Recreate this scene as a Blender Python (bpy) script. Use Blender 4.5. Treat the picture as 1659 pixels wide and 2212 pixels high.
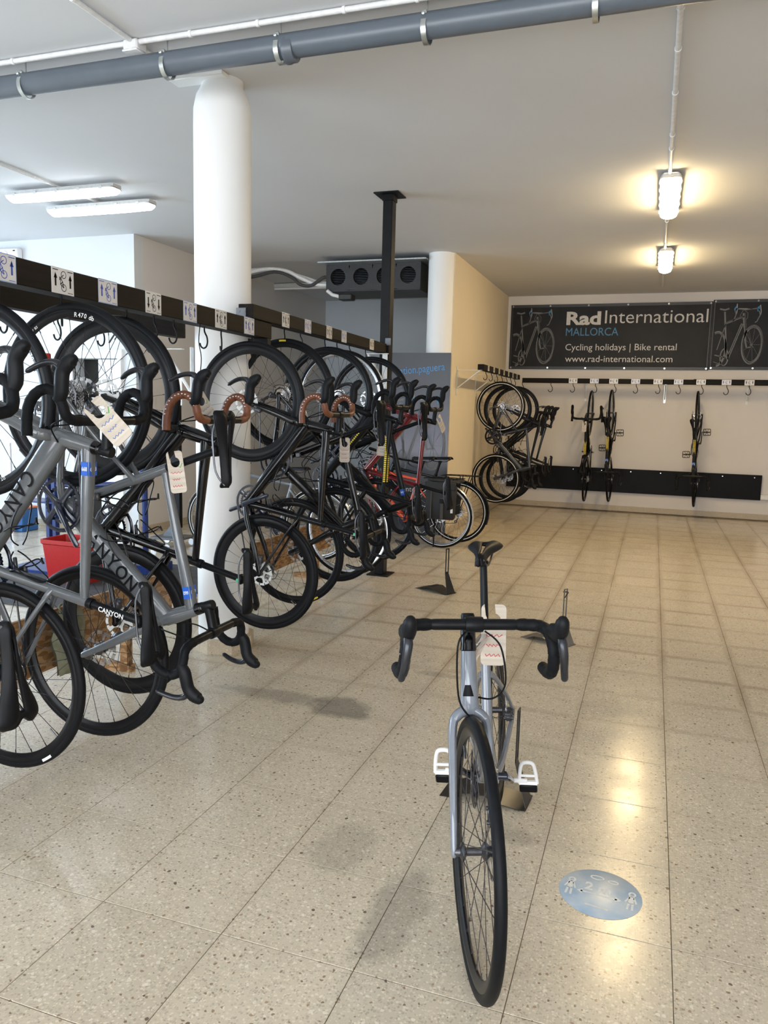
import bpy, math, random
from mathutils import Vector as V, Matrix as MX
random.seed(7)
for _o in list(bpy.data.objects): bpy.data.objects.remove(_o)
SC = bpy.context.scene
COL = SC.collection
PI = math.pi
R = math.radians

# ------------------------------------------------------------------ camera
CAM_F, CAM_P, CAM_R, CAM_Y, CAM_H = 1660.0, R(7.634), R(1.444), R(19.046), 1.477
_f = V((-math.sin(CAM_Y)*math.cos(CAM_P), math.cos(CAM_Y)*math.cos(CAM_P), -math.sin(CAM_P)))
_r = V((math.cos(CAM_Y), math.sin(CAM_Y), 0)); _u = _r.cross(_f)
_R = _r*math.cos(CAM_R)+_u*math.sin(CAM_R); _U = _u*math.cos(CAM_R)-_r*math.sin(CAM_R)
cam = bpy.data.cameras.new('camera'); cob = bpy.data.objects.new('camera', cam); COL.objects.link(cob)
cam.sensor_fit = 'VERTICAL'; cam.sensor_height = 24.0; cam.lens = 24.0*CAM_F/2212.0
cam.clip_start = 0.05; cam.clip_end = 200
cob.matrix_world = MX(((_R.x, _U.x, -_f.x, 0), (_R.y, _U.y, -_f.y, 0), (_R.z, _U.z, -_f.z, CAM_H), (0, 0, 0, 1)))
SC.camera = cob
# ------------------------------------------------------------------ world, daylight, exposure
W = bpy.data.worlds.new('sky'); SC.world = W; W.use_nodes = True
_bg = W.node_tree.nodes['Background']; _bg.inputs[0].default_value = (0.75, 0.86, 1.0, 1); _bg.inputs[1].default_value = 1.0
def area(name, loc, target, sx, sy, watt, col):
    l = bpy.data.lights.new(name, 'AREA'); l.shape = 'RECTANGLE'; l.size = sx; l.size_y = sy; l.energy = watt; l.color = col
    o = bpy.data.objects.new(name, l); COL.objects.link(o); o.location = loc
    o.rotation_euler = (V(target)-V(loc)).to_track_quat('-Z', 'Y').to_euler(); return o
# daylight entering by the shop windows: the glazed front behind the photographer and the glazed side of the workshop
area('daylight_front', (-1.6, -3.3, 1.62), (-1.6, 5, 1.5), 8.2, 2.7, 290, (0.93, 0.965, 1.0))
area('daylight_side', (-8.85, 3.2, 1.62), (0, 3.9, 1.3), 5.2, 2.6, 205, (0.62, 0.81, 1.0))
SC.view_settings.view_transform = 'Standard'; SC.view_settings.look = 'None'
SC.view_settings.exposure = 0.67; SC.view_settings.gamma = 1.0; SC.view_settings.use_curve_mapping = False
try:
    SC.cycles.use_denoising = True; SC.cycles.max_bounces = 5; SC.cycles.diffuse_bounces = 4; SC.cycles.glossy_bounces = 3; SC.cycles.use_adaptive_sampling = True; SC.cycles.adaptive_threshold = .08; SC.cycles.adaptive_min_samples = 16; SC.cycles.caustics_reflective = False; SC.cycles.caustics_refractive = False
except Exception: pass

# ------------------------------------------------------------------ materials
MATS = {}
def mat(name, col, rough=0.5, metal=0.0, var=0.08, scale=40.0, bump=0.0, emit=None, es=0.0, coat=0.0, alpha=1.0, spec=0.5):
    if name in MATS: return MATS[name]
    m = bpy.data.materials.new(name); m.use_nodes = True; MATS[name] = m
    nt = m.node_tree; b = nt.nodes['Principled BSDF']
    b.inputs['Roughness'].default_value = rough; b.inputs['Metallic'].default_value = metal
    b.inputs['Specular IOR Level'].default_value = spec
    if coat: b.inputs['Coat Weight'].default_value = coat; b.inputs['Coat Roughness'].default_value = 0.05
    tc = nt.nodes.new('ShaderNodeTexCoord'); nz = nt.nodes.new('ShaderNodeTexNoise'); nz.inputs['Scale'].default_value = scale
    nz.inputs['Detail'].default_value = 3
    nt.links.new(tc.outputs['Object'], nz.inputs['Vector'])
    rp = nt.nodes.new('ShaderNodeValToRGB'); c = rp.color_ramp
    c.elements[0].position = 0.3; c.elements[1].position = 0.7
    c.elements[0].color = tuple(x*(1-var) for x in col)+(1,); c.elements[1].color = tuple(min(1, x*(1+var)) for x in col)+(1,)
    nt.links.new(nz.outputs['Fac'], rp.inputs['Fac']); nt.links.new(rp.outputs['Color'], b.inputs['Base Color'])
    if bump:
        bp = nt.nodes.new('ShaderNodeBump'); bp.inputs['Strength'].default_value = bump; bp.inputs['Distance'].default_value = 0.002
        nt.links.new(nz.outputs['Fac'], bp.inputs['Height']); nt.links.new(bp.outputs['Normal'], b.inputs['Normal'])
    if emit: b.inputs['Emission Color'].default_value = tuple(emit)+(1,); b.inputs['Emission Strength'].default_value = es
    if alpha < 1: b.inputs['Alpha'].default_value = alpha
    return m
def wall_mat(name, col, marks=0.0, rough=0.75):
    m = bpy.data.materials.new(name); m.use_nodes = True; nt = m.node_tree; b = nt.nodes['Principled BSDF']
    b.inputs['Roughness'].default_value = rough; b.inputs['Specular IOR Level'].default_value = 0.25
    tc = nt.nodes.new('ShaderNodeNewGeometry')
    n1 = nt.nodes.new('ShaderNodeTexNoise'); n1.inputs['Scale'].default_value = 1.1; n1.inputs['Detail'].default_value = 4
    mp = nt.nodes.new('ShaderNodeMapping'); mp.inputs['Scale'].default_value = (16, 16, 3.2)
    n2 = nt.nodes.new('ShaderNodeTexNoise'); n2.inputs['Scale'].default_value = 1.0; n2.inputs['Detail'].default_value = 5; n2.inputs['Roughness'].default_value = 0.65
    n3 = nt.nodes.new('ShaderNodeTexNoise'); n3.inputs['Scale'].default_value = 260
    nt.links.new(tc.outputs['Position'], n1.inputs['Vector']); nt.links.new(tc.outputs['Position'], mp.inputs['Vector'])
    nt.links.new(mp.outputs['Vector'], n2.inputs['Vector']); nt.links.new(tc.outputs['Position'], n3.inputs['Vector'])
    r1 = nt.nodes.new('ShaderNodeValToRGB'); r1.color_ramp.elements[0].position = .3; r1.color_ramp.elements[1].position = .7
    r1.color_ramp.elements[0].color = tuple(x*.96 for x in col)+(1,); r1.color_ramp.elements[1].color = tuple(col)+(1,)
    nt.links.new(n1.outputs['Fac'], r1.inputs['Fac'])
    r2 = nt.nodes.new('ShaderNodeValToRGB'); r2.color_ramp.elements[0].position = .66; r2.color_ramp.elements[1].position = .80
    r2.color_ramp.elements[0].color = (0, 0, 0, 1); r2.color_ramp.elements[1].color = (marks, marks, marks, 1)
    nt.links.new(n2.outputs['Fac'], r2.inputs['Fac'])
    # scuffs are left by tyres and handlebars between knee and head height
    sp = nt.nodes.new('ShaderNodeSeparateXYZ'); nt.links.new(tc.outputs['Position'], sp.inputs[0])
    mr = nt.nodes.new('ShaderNodeMapRange'); mr.inputs['From Min'].default_value = 1.0; mr.inputs['From Max'].default_value = 0.45
    ab = nt.nodes.new('ShaderNodeMath'); ab.operation = 'SUBTRACT'; ab.inputs[1].default_value = 1.05
    ac = nt.nodes.new('ShaderNodeMath'); ac.operation = 'ABSOLUTE'
    nt.links.new(sp.outputs['Z'], ab.inputs[0]); nt.links.new(ab.outputs[0], ac.inputs[0]); nt.links.new(ac.outputs[0], mr.inputs['Value'])
    ml = nt.nodes.new('ShaderNodeMath'); ml.operation = 'MULTIPLY'
    nt.links.new(r2.outputs['Color'], ml.inputs[0]); nt.links.new(mr.outputs['Result'], ml.inputs[1])
    mx = nt.nodes.new('ShaderNodeMix'); mx.data_type = 'RGBA'; mx.inputs['B'].default_value = tuple(x*.42 for x in col)+(1,)
    nt.links.new(ml.outputs[0], mx.inputs['Factor']); nt.links.new(r1.outputs['Color'], mx.inputs['A'])
    nt.links.new(mx.outputs['Result'], b.inputs['Base Color'])
    bp = nt.nodes.new('ShaderNodeBump'); bp.inputs['Strength'].default_value = .12; bp.inputs['Distance'].default_value = .002
    nt.links.new(n3.outputs['Fac'], bp.inputs['Height']); nt.links.new(bp.outputs['Normal'], b.inputs['Normal'])
    return m
def terrazzo(name, base=(0.60, 0.50, 0.36), rough=0.2, chips=1.0, stains=True):
    m = bpy.data.materials.new(name); m.use_nodes = True; nt = m.node_tree; N = nt.nodes; L = nt.links
    b = N['Principled BSDF']; b.inputs['Specular IOR Level'].default_value = 0.38
    g = N.new('ShaderNodeNewGeometry'); pos = g.outputs['Position']
    oi = N.new('ShaderNodeObjectInfo')
    def math_(op, a, c=None, cl=False):
        n = N.new('ShaderNodeMath'); n.operation = op; n.use_clamp = cl
        for i, x in enumerate((a, c)):
            if x is None: continue
            if isinstance(x, (int, float)): n.inputs[i].default_value = x
            else: L.new(x, n.inputs[i])
        return n.outputs[0]
    def ramp(fac, p0, c0, p1, c1):
        n = N.new('ShaderNodeValToRGB'); e = n.color_ramp.elements
        e[0].position = p0; e[1].position = p1; e[0].color = tuple(c0)+(1,); e[1].color = tuple(c1)+(1,)
        L.new(fac, n.inputs['Fac']); return n.outputs['Color']
    def mixc(f, a, c, mode='MIX'):
        n = N.new('ShaderNodeMix'); n.data_type = 'RGBA'; n.blend_type = mode
        if isinstance(f, (int, float)): n.inputs['Factor'].default_value = f
        else: L.new(f, n.inputs['Factor'])
        for k, x in (('A', a), ('B', c)):
            if isinstance(x, tuple): n.inputs[k].default_value = x+(1,)
            else: L.new(x, n.inputs[k])
        return n.outputs['Result']
    NZ = {}
    def noise(sc, det=3, rg=.5):
        if (sc, det, rg) in NZ: return NZ[(sc, det, rg)]
        n = N.new('ShaderNodeTexNoise'); n.inputs['Scale'].default_value = sc; n.inputs['Detail'].default_value = det; n.inputs['Roughness'].default_value = rg
        L.new(pos, n.inputs['Vector']); NZ[(sc, det, rg)] = n.outputs['Fac']; return n.outputs['Fac']
    wn = N.new('ShaderNodeTexNoise'); wn.inputs['Scale'].default_value = 60; wn.inputs['Detail'].default_value = 2; L.new(pos, wn.inputs['Vector'])
    av = N.new('ShaderNodeVectorMath'); av.operation = 'MULTIPLY_ADD'; av.inputs[1].default_value = (.012, .012, .012)
    L.new(wn.outputs['Color'], av.inputs[0]); L.new(pos, av.inputs[2])
    def vor(sc):
        n = N.new('ShaderNodeTexVoronoi'); n.inputs['Scale'].default_value = sc; L.new(av.outputs[0], n.inputs['Vector']); return n
    col = ramp(noise(2.2, 5), .3, tuple(x*.90 for x in base), .7, tuple(x*1.08 for x in base))
    # each tile is cast a little lighter or darker
    col = mixc(.5, col, ramp(oi.outputs['Random'], 0, tuple(x*.9 for x in base), 1, tuple(x*1.08 for x in base)))
    v1 = vor(135); s1 = N.new('ShaderNodeSeparateColor'); L.new(v1.outputs['Color'], s1.inputs[0])
    tone = ramp(s1.outputs[0], 0, tuple(x*.55 for x in base), 1, tuple(min(1, x*1.42) for x in base))
    chip = math_('MULTIPLY', math_('LESS_THAN', v1.outputs['Distance'], .50), .62*chips)
    col = mixc(chip, col, tone)
    v2 = vor(62); s2 = N.new('ShaderNodeSeparateColor'); L.new(v2.outputs['Color'], s2.inputs[0])
    dk = math_('MULTIPLY', math_('LESS_THAN', v2.outputs['Distance'], .26), math_('GREATER_THAN', s2.outputs[0], .78))
    col = mixc(math_('MULTIPLY', dk, .8*chips), col, ramp(s2.outputs[1], 0, (.13, .085, .055), 1, (.34, .22, .13)))
    lt = math_('MULTIPLY', math_('LESS_THAN', v2.outputs['Distance'], .34), math_('LESS_THAN', s2.outputs[0], .10))
    col = mixc(math_('MULTIPLY', lt, .55*chips), col, (.80, .74, .62))
    v3 = vor(20); s3 = N.new('ShaderNodeSeparateColor'); L.new(v3.outputs['Color'], s3.inputs[0])
    bd = math_('MULTIPLY', math_('LESS_THAN', v3.outputs['Distance'], .12), math_('GREATER_THAN', s3.outputs[0], .80))
    col = mixc(math_('MULTIPLY', bd, .85*chips), col, (.10, .065, .045))
    # brown grime worn in along the joints
    tc = N.new('ShaderNodeTexCoord'); sx = N.new('ShaderNodeSeparateXYZ'); L.new(tc.outputs['Object'], sx.inputs[0])
    def fold(o):
        f = math_('FRACT', math_('DIVIDE', o, .4)); return math_('ABSOLUTE', math_('SUBTRACT', f, .5))
    sp = N.new('ShaderNodeSeparateXYZ'); L.new(pos, sp.inputs[0])
    ex = math_('MAXIMUM', fold(math_('ADD', sp.outputs['X'], 1.854)), fold(math_('SUBTRACT', sp.outputs['Y'], 2.538)))
    edge = ramp(ex, .40, (0, 0, 0), .5, (1, 1, 1))
    grime = math_('MULTIPLY', edge, ramp(noise(1.3, 4), .30, (.1, .1, .1), .62, (1, 1, 1)))
    far = N.new('ShaderNodeMapRange'); far.inputs['From Min'].default_value = 2.4; far.inputs['From Max'].default_value = 4.6; far.inputs['To Min'].default_value = .12; L.new(sp.outputs['Y'], far.inputs['Value'])
    if stains:
        col = mixc(math_('MULTIPLY', math_('MULTIPLY', grime, far.outputs[0]), .72), col, tuple(x*k for x, k in zip(base, (.52, .46, .40))))
        scuff = ramp(noise(3.1, 6, .7), .60, (0, 0, 0), .78, (1, 1, 1))
        col = mixc(math_('MULTIPLY', scuff, .40), col, (.27, .215, .155))
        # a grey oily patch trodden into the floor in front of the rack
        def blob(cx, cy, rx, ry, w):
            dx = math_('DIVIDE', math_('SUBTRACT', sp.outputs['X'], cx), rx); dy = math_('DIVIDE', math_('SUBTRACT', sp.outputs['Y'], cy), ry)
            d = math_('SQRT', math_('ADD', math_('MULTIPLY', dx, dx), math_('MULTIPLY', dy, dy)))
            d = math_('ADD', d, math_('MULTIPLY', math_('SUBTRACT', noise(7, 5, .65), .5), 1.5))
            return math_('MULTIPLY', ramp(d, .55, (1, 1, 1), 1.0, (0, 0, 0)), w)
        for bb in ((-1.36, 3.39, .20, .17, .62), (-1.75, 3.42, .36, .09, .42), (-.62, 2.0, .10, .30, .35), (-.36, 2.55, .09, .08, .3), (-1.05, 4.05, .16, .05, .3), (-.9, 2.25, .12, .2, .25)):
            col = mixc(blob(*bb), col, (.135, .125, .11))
    L.new(col, b.inputs['Base Color'])
    L.new(ramp(noise(5, 5, .6), .3, (rough*.8,)*3, .75, (rough*1.45,)*3), b.inputs['Roughness'])
    bp = N.new('ShaderNodeBump'); bp.inputs['Strength'].default_value = .06; bp.inputs['Distance'].default_value = .002
    L.new(noise(14, 3), bp.inputs['Height']); L.new(bp.outputs['Normal'], b.inputs['Normal'])
    return m
def wood_mat(name, c0, c1, rough=.55, scale=(1.5, 1.5, 60), flakes=False):
    m = bpy.data.materials.new(name); m.use_nodes = True; nt = m.node_tree; b = nt.nodes['Principled BSDF']; b.inputs['Roughness'].default_value = rough
    tc = nt.nodes.new('ShaderNodeTexCoord'); mp = nt.nodes.new('ShaderNodeMapping'); mp.inputs['Scale'].default_value = scale
    nt.links.new(tc.outputs['Object'], mp.inputs['Vector'])
    if flakes:
        n = nt.nodes.new('ShaderNodeTexVoronoi'); n.inputs['Scale'].default_value = 1; s = nt.nodes.new('ShaderNodeSeparateColor')
        nt.links.new(mp.outputs['Vector'], n.inputs['Vector']); nt.links.new(n.outputs['Color'], s.inputs[0]); out = s.outputs[0]
    else:
        n = nt.nodes.new('ShaderNodeTexNoise'); n.inputs['Scale'].default_value = 1; n.inputs['Detail'].default_value = 5
        nt.links.new(mp.outputs['Vector'], n.inputs['Vector']); out = n.outputs['Fac']
    rp = nt.nodes.new('ShaderNodeValToRGB'); rp.color_ramp.elements[0].position = .25; rp.color_ramp.elements[1].position = .75
    rp.color_ramp.elements[0].color = tuple(c0)+(1,); rp.color_ramp.elements[1].color = tuple(c1)+(1,)
    nt.links.new(out, rp.inputs['Fac']); nt.links.new(rp.outputs['Color'], b.inputs['Base Color'])
    return m

# ------------------------------------------------------------------ mesh helpers
def cr(pts, n=5):
    P = [V(p) for p in pts]; out = []
    for i in range(len(P)-1):
        a, b, c, d = P[max(i-1, 0)], P[i], P[i+1], P[min(i+2, len(P)-1)]
        for k in range(n):
            t = k/n; out.append(.5*((2*b)+(c-a)*t+(2*a-5*b+4*c-d)*t*t+(3*b-a-3*c+d)*t**3))
    return out+[P[-1]]
def lerps(vals, n):
    out = []
    for i in range(len(vals)-1):
        for k in range(n): out.append(vals[i]+(vals[i+1]-vals[i])*k/n)
    return out+[vals[-1]]
class MB:
    def __init__(s): s.v = []; s.f = []
    def add(s, vs, fs, M=None):
        o = len(s.v); s.v += [(M @ V(p)) if M is not None else V(p) for p in vs]; s.f += [tuple(i+o for i in f) for f in fs]; return s
    def box(s, c, size, M=None, bev=0.0):
        c = V(c); h = V(size)*.5; bev = min(bev, .45*min(size)) if bev else 0
        if not bev:
            vs = [(c.x+i*h.x, c.y+j*h.y, c.z+k*h.z) for i in (-1, 1) for j in (-1, 1) for k in (-1, 1)]
            return s.add(vs, [(0, 1, 3, 2), (4, 6, 7, 5), (0, 4, 5, 1), (2, 3, 7, 6), (0, 2, 6, 4), (1, 5, 7, 3)], M)
        vs = []; idx = {}
        for i in (-1, 1):
            for j in (-1, 1):
                for k in (-1, 1):
                    for a in range(3):
                        q = [i*h.x, j*h.y, k*h.z]
                        for b in range(3):
                            if b != a: q[b] -= (i, j, k)[b]*bev
                        idx[(i, j, k, a)] = len(vs); vs.append(c+V(q))
        fs = []
        for a in range(3):
            b, d = (a+1) % 3, (a+2) % 3
            for sg in (-1, 1):
                f = []
                for (p, q) in ((-1, -1), (1, -1), (1, 1), (-1, 1)):
                    t = [0]*3; t[a] = sg; t[b] = p; t[d] = q; f.append(idx[(*t, a)])
                fs.append(tuple(f if sg > 0 else f[::-1]))
            for p in (-1, 1):
                for q in (-1, 1):
                    t0 = [0]*3; t1 = [0]*3; t0[a] = -1; t1[a] = 1
                    for t in (t0, t1): t[b] = p; t[d] = q
                    f = [idx[(*t0, b)], idx[(*t1, b)], idx[(*t1, d)], idx[(*t0, d)]]
                    fs.append(tuple(f if p*q > 0 else f[::-1]))
        for i in (-1, 1):
            for j in (-1, 1):
                for k in (-1, 1):
                    f = [idx[(i, j, k, 0)], idx[(i, j, k, 1)], idx[(i, j, k, 2)]]; fs.append(tuple(f if i*j*k > 0 else f[::-1]))
        return s.add(vs, fs, M)
    def tube(s, pts, r, n=8, lat=(0, 1, 0), sq=1.0, caps=True, M=None, closed=False):
        """r: number, list of numbers, or list of (in-plane, lateral) radii"""
        P = [V(p) for p in pts]; m = len(P); lat = V(lat); vs = []
        if not isinstance(r, (list, tuple)): r = [r]*m
        prev = None
        for i, p in enumerate(P):
            a = P[i-1] if (i or closed) else P[0]; b = P[(i+1) % m] if (i < m-1 or closed) else P[-1]
            t = (b-a).normalized()
            l = lat-t*lat.dot(t)
            if l.length < .05: l = prev-t*prev.dot(t) if prev is not None else V((1, 0, 0))-t*t.x
            if l.length < 1e-4: l = V((0, 0, 1))-t*t.z
            l.normalize(); prev = l; nn = t.cross(l)
            rn, rl = r[i] if isinstance(r[i], (tuple, list)) else (r[i], r[i])
            for k in range(n):
                th = 2*PI*(k+.5)/n; c_, s_ = math.cos(th), math.sin(th)
                if sq != 1.0: c_, s_ = math.copysign(abs(c_)**sq, c_), math.copysign(abs(s_)**sq, s_)
                vs.append(p+nn*(rn*c_)+l*(rl*s_))
        fs = []; mm = m if closed else m-1
        for i in range(mm):
            for k in range(n):
                j = (i+1) % m; fs.append((i*n+k, i*n+(k+1) % n, j*n+(k+1) % n, j*n+k))
        if caps and not closed: fs += [tuple(range(n))[::-1], tuple((m-1)*n+k for k in range(n))]
        return s.add(vs, fs, M)
    def lathe(s, prof, n=32, o=(0, 0, 0), ax=(0, 1, 0), closed=False, M=None):
        """prof: (radius, offset along axis)"""
        ax = V(ax).normalized(); o = V(o); e1 = ax.orthogonal().normalized(); e2 = ax.cross(e1); m = len(prof); vs = []
        if abs(ax.y) > .9: e1 = V((1, 0, 0)); e2 = ax.cross(e1)
        for k in range(n):
            a = 2*PI*k/n; d = e1*math.cos(a)+e2*math.sin(a)
            for (r, h) in prof: vs.append(o+d*r+ax*h)
        fs = []
        for k in range(n):
            j = (k+1) % n
            for i in range(m if closed else m-1):
                q = (i+1) % m; fs.append((k*m+i, j*m+i, j*m+q, k*m+q))
        if not closed:
            if prof[0][0] > 1e-5: fs.append(tuple(k*m for k in range(n))[::-1])
            if prof[-1][0] > 1e-5: fs.append(tuple(k*m+m-1 for k in range(n)))
        return s.add(vs, fs, M)
    def gear(s, o, r1, r0, teeth, th, dr=.003, M=None, hole=True):
        o = V(o); n = teeth*2; vs = []; fs = []
        for y in (-th/2, th/2):
            for rr in (0, 1):
                for k in range(n):
                    a = 2*PI*k/n; q = r0 if rr == 0 else (r1 if (k % 2) else r1-dr); vs.append(o+V((q*math.cos(a), y, q*math.sin(a))))
        for k in range(n):
            j = (k+1) % n
            fs += [(k, j, n+j, n+k)[::-1], (2*n+k, 2*n+j, 3*n+j, 3*n+k), (n+k, n+j, 3*n+j, 3*n+k)[::-1], (k, j, 2*n+j, 2*n+k)]
        return s.add(vs, fs, M)
    def prism(s, poly, t0, t1, fr):
        """poly: 2-D outline, fr(u, v, w) -> point"""
        n = len(poly); vs = [fr(u, v, t0) for u, v in poly]+[fr(u, v, t1) for u, v in poly]
        return s.add(vs, [tuple(range(n))[::-1], tuple(range(n, 2*n))]+[(k, (k+1) % n, n+(k+1) % n, n+k) for k in range(n)])
    def grid(s, P):
        m = len(P); n = len(P[0]); vs = [p for row in P for p in row]
        return s.add(vs, [(i*n+j, i*n+j+1, (i+1)*n+j+1, (i+1)*n+j) for i in range(m-1) for j in range(n-1)])
    def mesh(s, name, mt, smooth=38):
        me = bpy.data.meshes.new(name); me.from_pydata([tuple(p) for p in s.v], [], s.f)
        import bmesh
        b = bmesh.new(); b.from_mesh(me); bmesh.ops.recalc_face_normals(b, faces=b.faces); b.to_mesh(me); b.free()
        me.materials.append(mt)
        if smooth:
            me.polygons.foreach_set('use_smooth', [True]*len(me.polygons)); me.set_sharp_from_angle(angle=R(smooth))
        me.update(); return me
    def build(s, name, mt, parent=None, smooth=38): return obj(name, s.mesh(name, mt, smooth), parent)
def obj(name, data, parent=None, M=None):
    o = bpy.data.objects.new(name, data); COL.objects.link(o)
    if parent is not None: o.parent = parent
    if M is not None: o.matrix_local = M
    return o
def thing(name, label, cat, M=None, group=None):
    o = obj(name, None, None, M); o.empty_display_size = .1; return tag(o, label, cat, group)
def tag(o, label, cat, group=None, kind=None):
    o['label'] = label; o['category'] = cat
    if group: o['group'] = group
    if kind: o['kind'] = kind
    return o
def struct(o, label=None, cat=None):
    o['kind'] = 'structure'
    if label: o['label'] = label
    if cat: o['category'] = cat
    return o
CACHE = {}
def cached(key, fn):
    if key not in CACHE: CACHE[key] = fn()
    return CACHE[key]
def T(x, y, z): return MX.Translation((x, y, z))
def frame_m(o, x, y=None, z=None):
    """matrix from an origin and two axes (x and z, or x and y)"""
    x = V(x).normalized()
    if z is not None: z = V(z).normalized(); y = z.cross(x).normalized(); z = x.cross(y)
    else: y = V(y).normalized(); z = x.cross(y).normalized(); y = z.cross(x)
    return MX(((x.x, y.x, z.x, o[0]), (x.y, y.y, z.y, o[1]), (x.z, y.z, z.z, o[2]), (0, 0, 0, 1)))
# flat print: strokes, shapes and lettering laid in the x-y plane of a sheet
TXT = {}
def text2d(body, bold=0.0):
    k = (body, bold)
    if k in TXT: return TXT[k]
    c = bpy.data.curves.new('lettering', 'FONT'); c.body = body; c.size = 1.0; c.offset = bold; c.resolution_u = 3; c.fill_mode = 'FRONT'
    o = bpy.data.objects.new('lettering', c); COL.objects.link(o)
    bpy.context.view_layer.update(); dg = bpy.context.evaluated_depsgraph_get(); e = o.evaluated_get(dg); me = e.to_mesh()
    vs = [v.co.copy() for v in me.vertices]; fs = [tuple(p.vertices) for p in me.polygons]
    e.to_mesh_clear(); bpy.data.objects.remove(o); bpy.data.curves.remove(c)
    x0 = min(v.x for v in vs); x1 = max(v.x for v in vs); y0 = min(v.y for v in vs); y1 = max(v.y for v in vs)
    TXT[k] = (vs, fs, x0, x1, y0, y1); return TXT[k]
class Flat(MB):
    def stroke(s, pts, w, closed=False, z=0):
        P = [V((p[0], p[1], 0)) for p in pts]; m = len(P); vs = []
        for i in range(m):
            a = P[i-1] if (i or closed) else P[0]; b = P[(i+1) % m] if (i < m-1 or closed) else P[-1]
            t = (b-a); t = t.normalized() if t.length > 1e-9 else V((1, 0, 0)); n = V((-t.y, t.x, 0))*w*.5
            vs += [P[i]+n+V((0, 0, z)), P[i]-n+V((0, 0, z))]
        fs = [(2*i, 2*i+1, 2*((i+1) % m)+1, 2*((i+1) % m)) for i in range(m if closed else m-1)]
        return s.add(vs, fs)
    def ell(s, c, rx, ry, w, n=28, a0=0, a1=2*PI, rot=0):
        cl = abs(a1-a0-2*PI) < 1e-6; k = n if cl else n+1
        pts = []
        for i in range(k):
            a = a0+(a1-a0)*i/n; x, y = rx*math.cos(a), ry*math.sin(a)
            pts.append((c[0]+x*math.cos(rot)-y*math.sin(rot), c[1]+x*math.sin(rot)+y*math.cos(rot)))
        return s.stroke(pts, w, cl)
    def rect(s, x0, y0, x1, y1, z=0): return s.add([(x0, y0, z), (x1, y0, z), (x1, y1, z), (x0, y1, z)], [(0, 1, 2, 3)])
    def poly(s, pts, z=0): return s.add([(x, y, z) for x, y in pts], [tuple(range(len(pts)))])
    def text(s, body, x, y, w=None, h=None, bold=0.0, rot=0, cx=False):
        vs, fs, x0, x1, y0, y1 = text2d(body, bold)
        b = text2d('H' if not body.islower() else 'H', bold)
        sy = (h/(b[5])) if h else None; sx = (w/(x1-x0)) if w else sy
        if sy is None: sy = sx
        M = T(x, y, 0) @ MX.Rotation(rot, 4, 'Z')
        off = (x0+x1)/2 if cx else x0
        return s.add([((v.x-off)*sx, v.y*sy, 0) for v in vs], fs, M)
# ------------------------------------------------------------------ bike materials
BLK = mat('black_rubber', (.004, .004, .005), .5, var=.25, scale=90, spec=.16)
TYRE = mat('tyre_rubber', (.0045, .005, .0065), .5, var=.2, scale=60, spec=.15)
MATT = mat('matt_black', (.0035, .004, .0055), .38, var=.15, spec=.2)
GLOSS = mat('gloss_black', (.002, .002, .003), .13, var=.1, spec=.4)
CARBON = mat('carbon_rim', (.005, .0055, .007), .30, var=.3, scale=200, spec=.22)
ALU = mat('brushed_aluminium', (.62, .62, .64), .28, 1.0, var=.1)
STEEL = mat('polished_steel', (.72, .72, .73), .18, 1.0, var=.08)
DSTEEL = mat('dark_steel', (.09, .09, .10), .32, .8, var=.2)
SPOKE = mat('spoke_black', (.02, .02, .022), .35, .5)
ROTOR = mat('rotor_steel', (.55, .56, .58), .25, 1.0, var=.1)
GREY = mat('grey_paint', (.165, .183, .215), .16, var=.03, coat=.5)
MGREY = mat('shaded_grey_paint', (.098, .106, .116), .18, var=.03, coat=.4)  # more neutral grey, darkened to carry the shade on the hanging bikes
DGREY = mat('dark_grey_paint', (.14, .15, .165), .22, var=.04, coat=.4)
RED = mat('red_paint', (.15, .006, .011), .15, var=.05, coat=.6)
ORANGE = mat('orange_red_paint', (.62, .062, .018), .25, var=.05, coat=.3)
YELLOW = mat('yellow_paint', (.75, .56, .03), .4)
LIME = mat('lime_paint', (.42, .52, .03), .3)
BROWN = mat('brown_bar_tape', (.15, .047, .018), .48, var=.15, scale=120, bump=.3)
TAPE = mat('black_bar_tape', (.005, .0055, .007), .6, var=.2, scale=150, bump=.3, spec=.14)
HOODM = mat('hood_rubber', (.0045, .005, .0065), .5, var=.15, scale=200, spec=.18)
WHITE = mat('white_plastic', (.82, .82, .82), .35, var=.03)
INKB = mat('black_print', (.004, .004, .005), .5, spec=.12)
LEVM = mat('lever_anodised', (.035, .037, .043), .25, .6, var=.1)
INKW = mat('white_print', (.8, .8, .8), .5)
INKBLUE = mat('blue_print', (.03, .08, .42), .5)
STICK = mat('blue_sticker', (.01, .10, .50), .35)
FENDERW = mat('silver_mudguard', (.60, .60, .62), .25, .7)
REFL = mat('reflective_stripe', (.72, .73, .72), .45)
BLUEANO = mat('dark_blue_black', (.010, .014, .03), .22, coat=.4)
GREEND = mat('green_dot', (.08, .5, .25), .4)
def tyre_mesh(ro, w, mt):
    def f():
        m = MB(); n = 12; rc = ro-w*.52
        m.lathe([(rc+w*.52*math.cos(2*PI*k/n), w*.5*math.sin(2*PI*k/n)) for k in range(n)], 72, closed=True); return m.mesh('tyre', mt, 60)
    return cached(('tyre', ro, w, mt.name), f)
def rim_mesh(ro, depth, w, mt):
    def f():
        m = MB(); r1 = ro; h = w*.5
        m.lathe([(r1, -h*.75), (r1, h*.75), (r1-.008, h), (r1-depth*.6, h*.82), (r1-depth, h*.25), (r1-depth, -h*.25), (r1-depth*.6, -h*.82), (r1-.008, -h)], 72, closed=True)
        return m.mesh('rim', mt, 35)
    return cached(('rim', ro, depth, w, mt.name), f)
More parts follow.
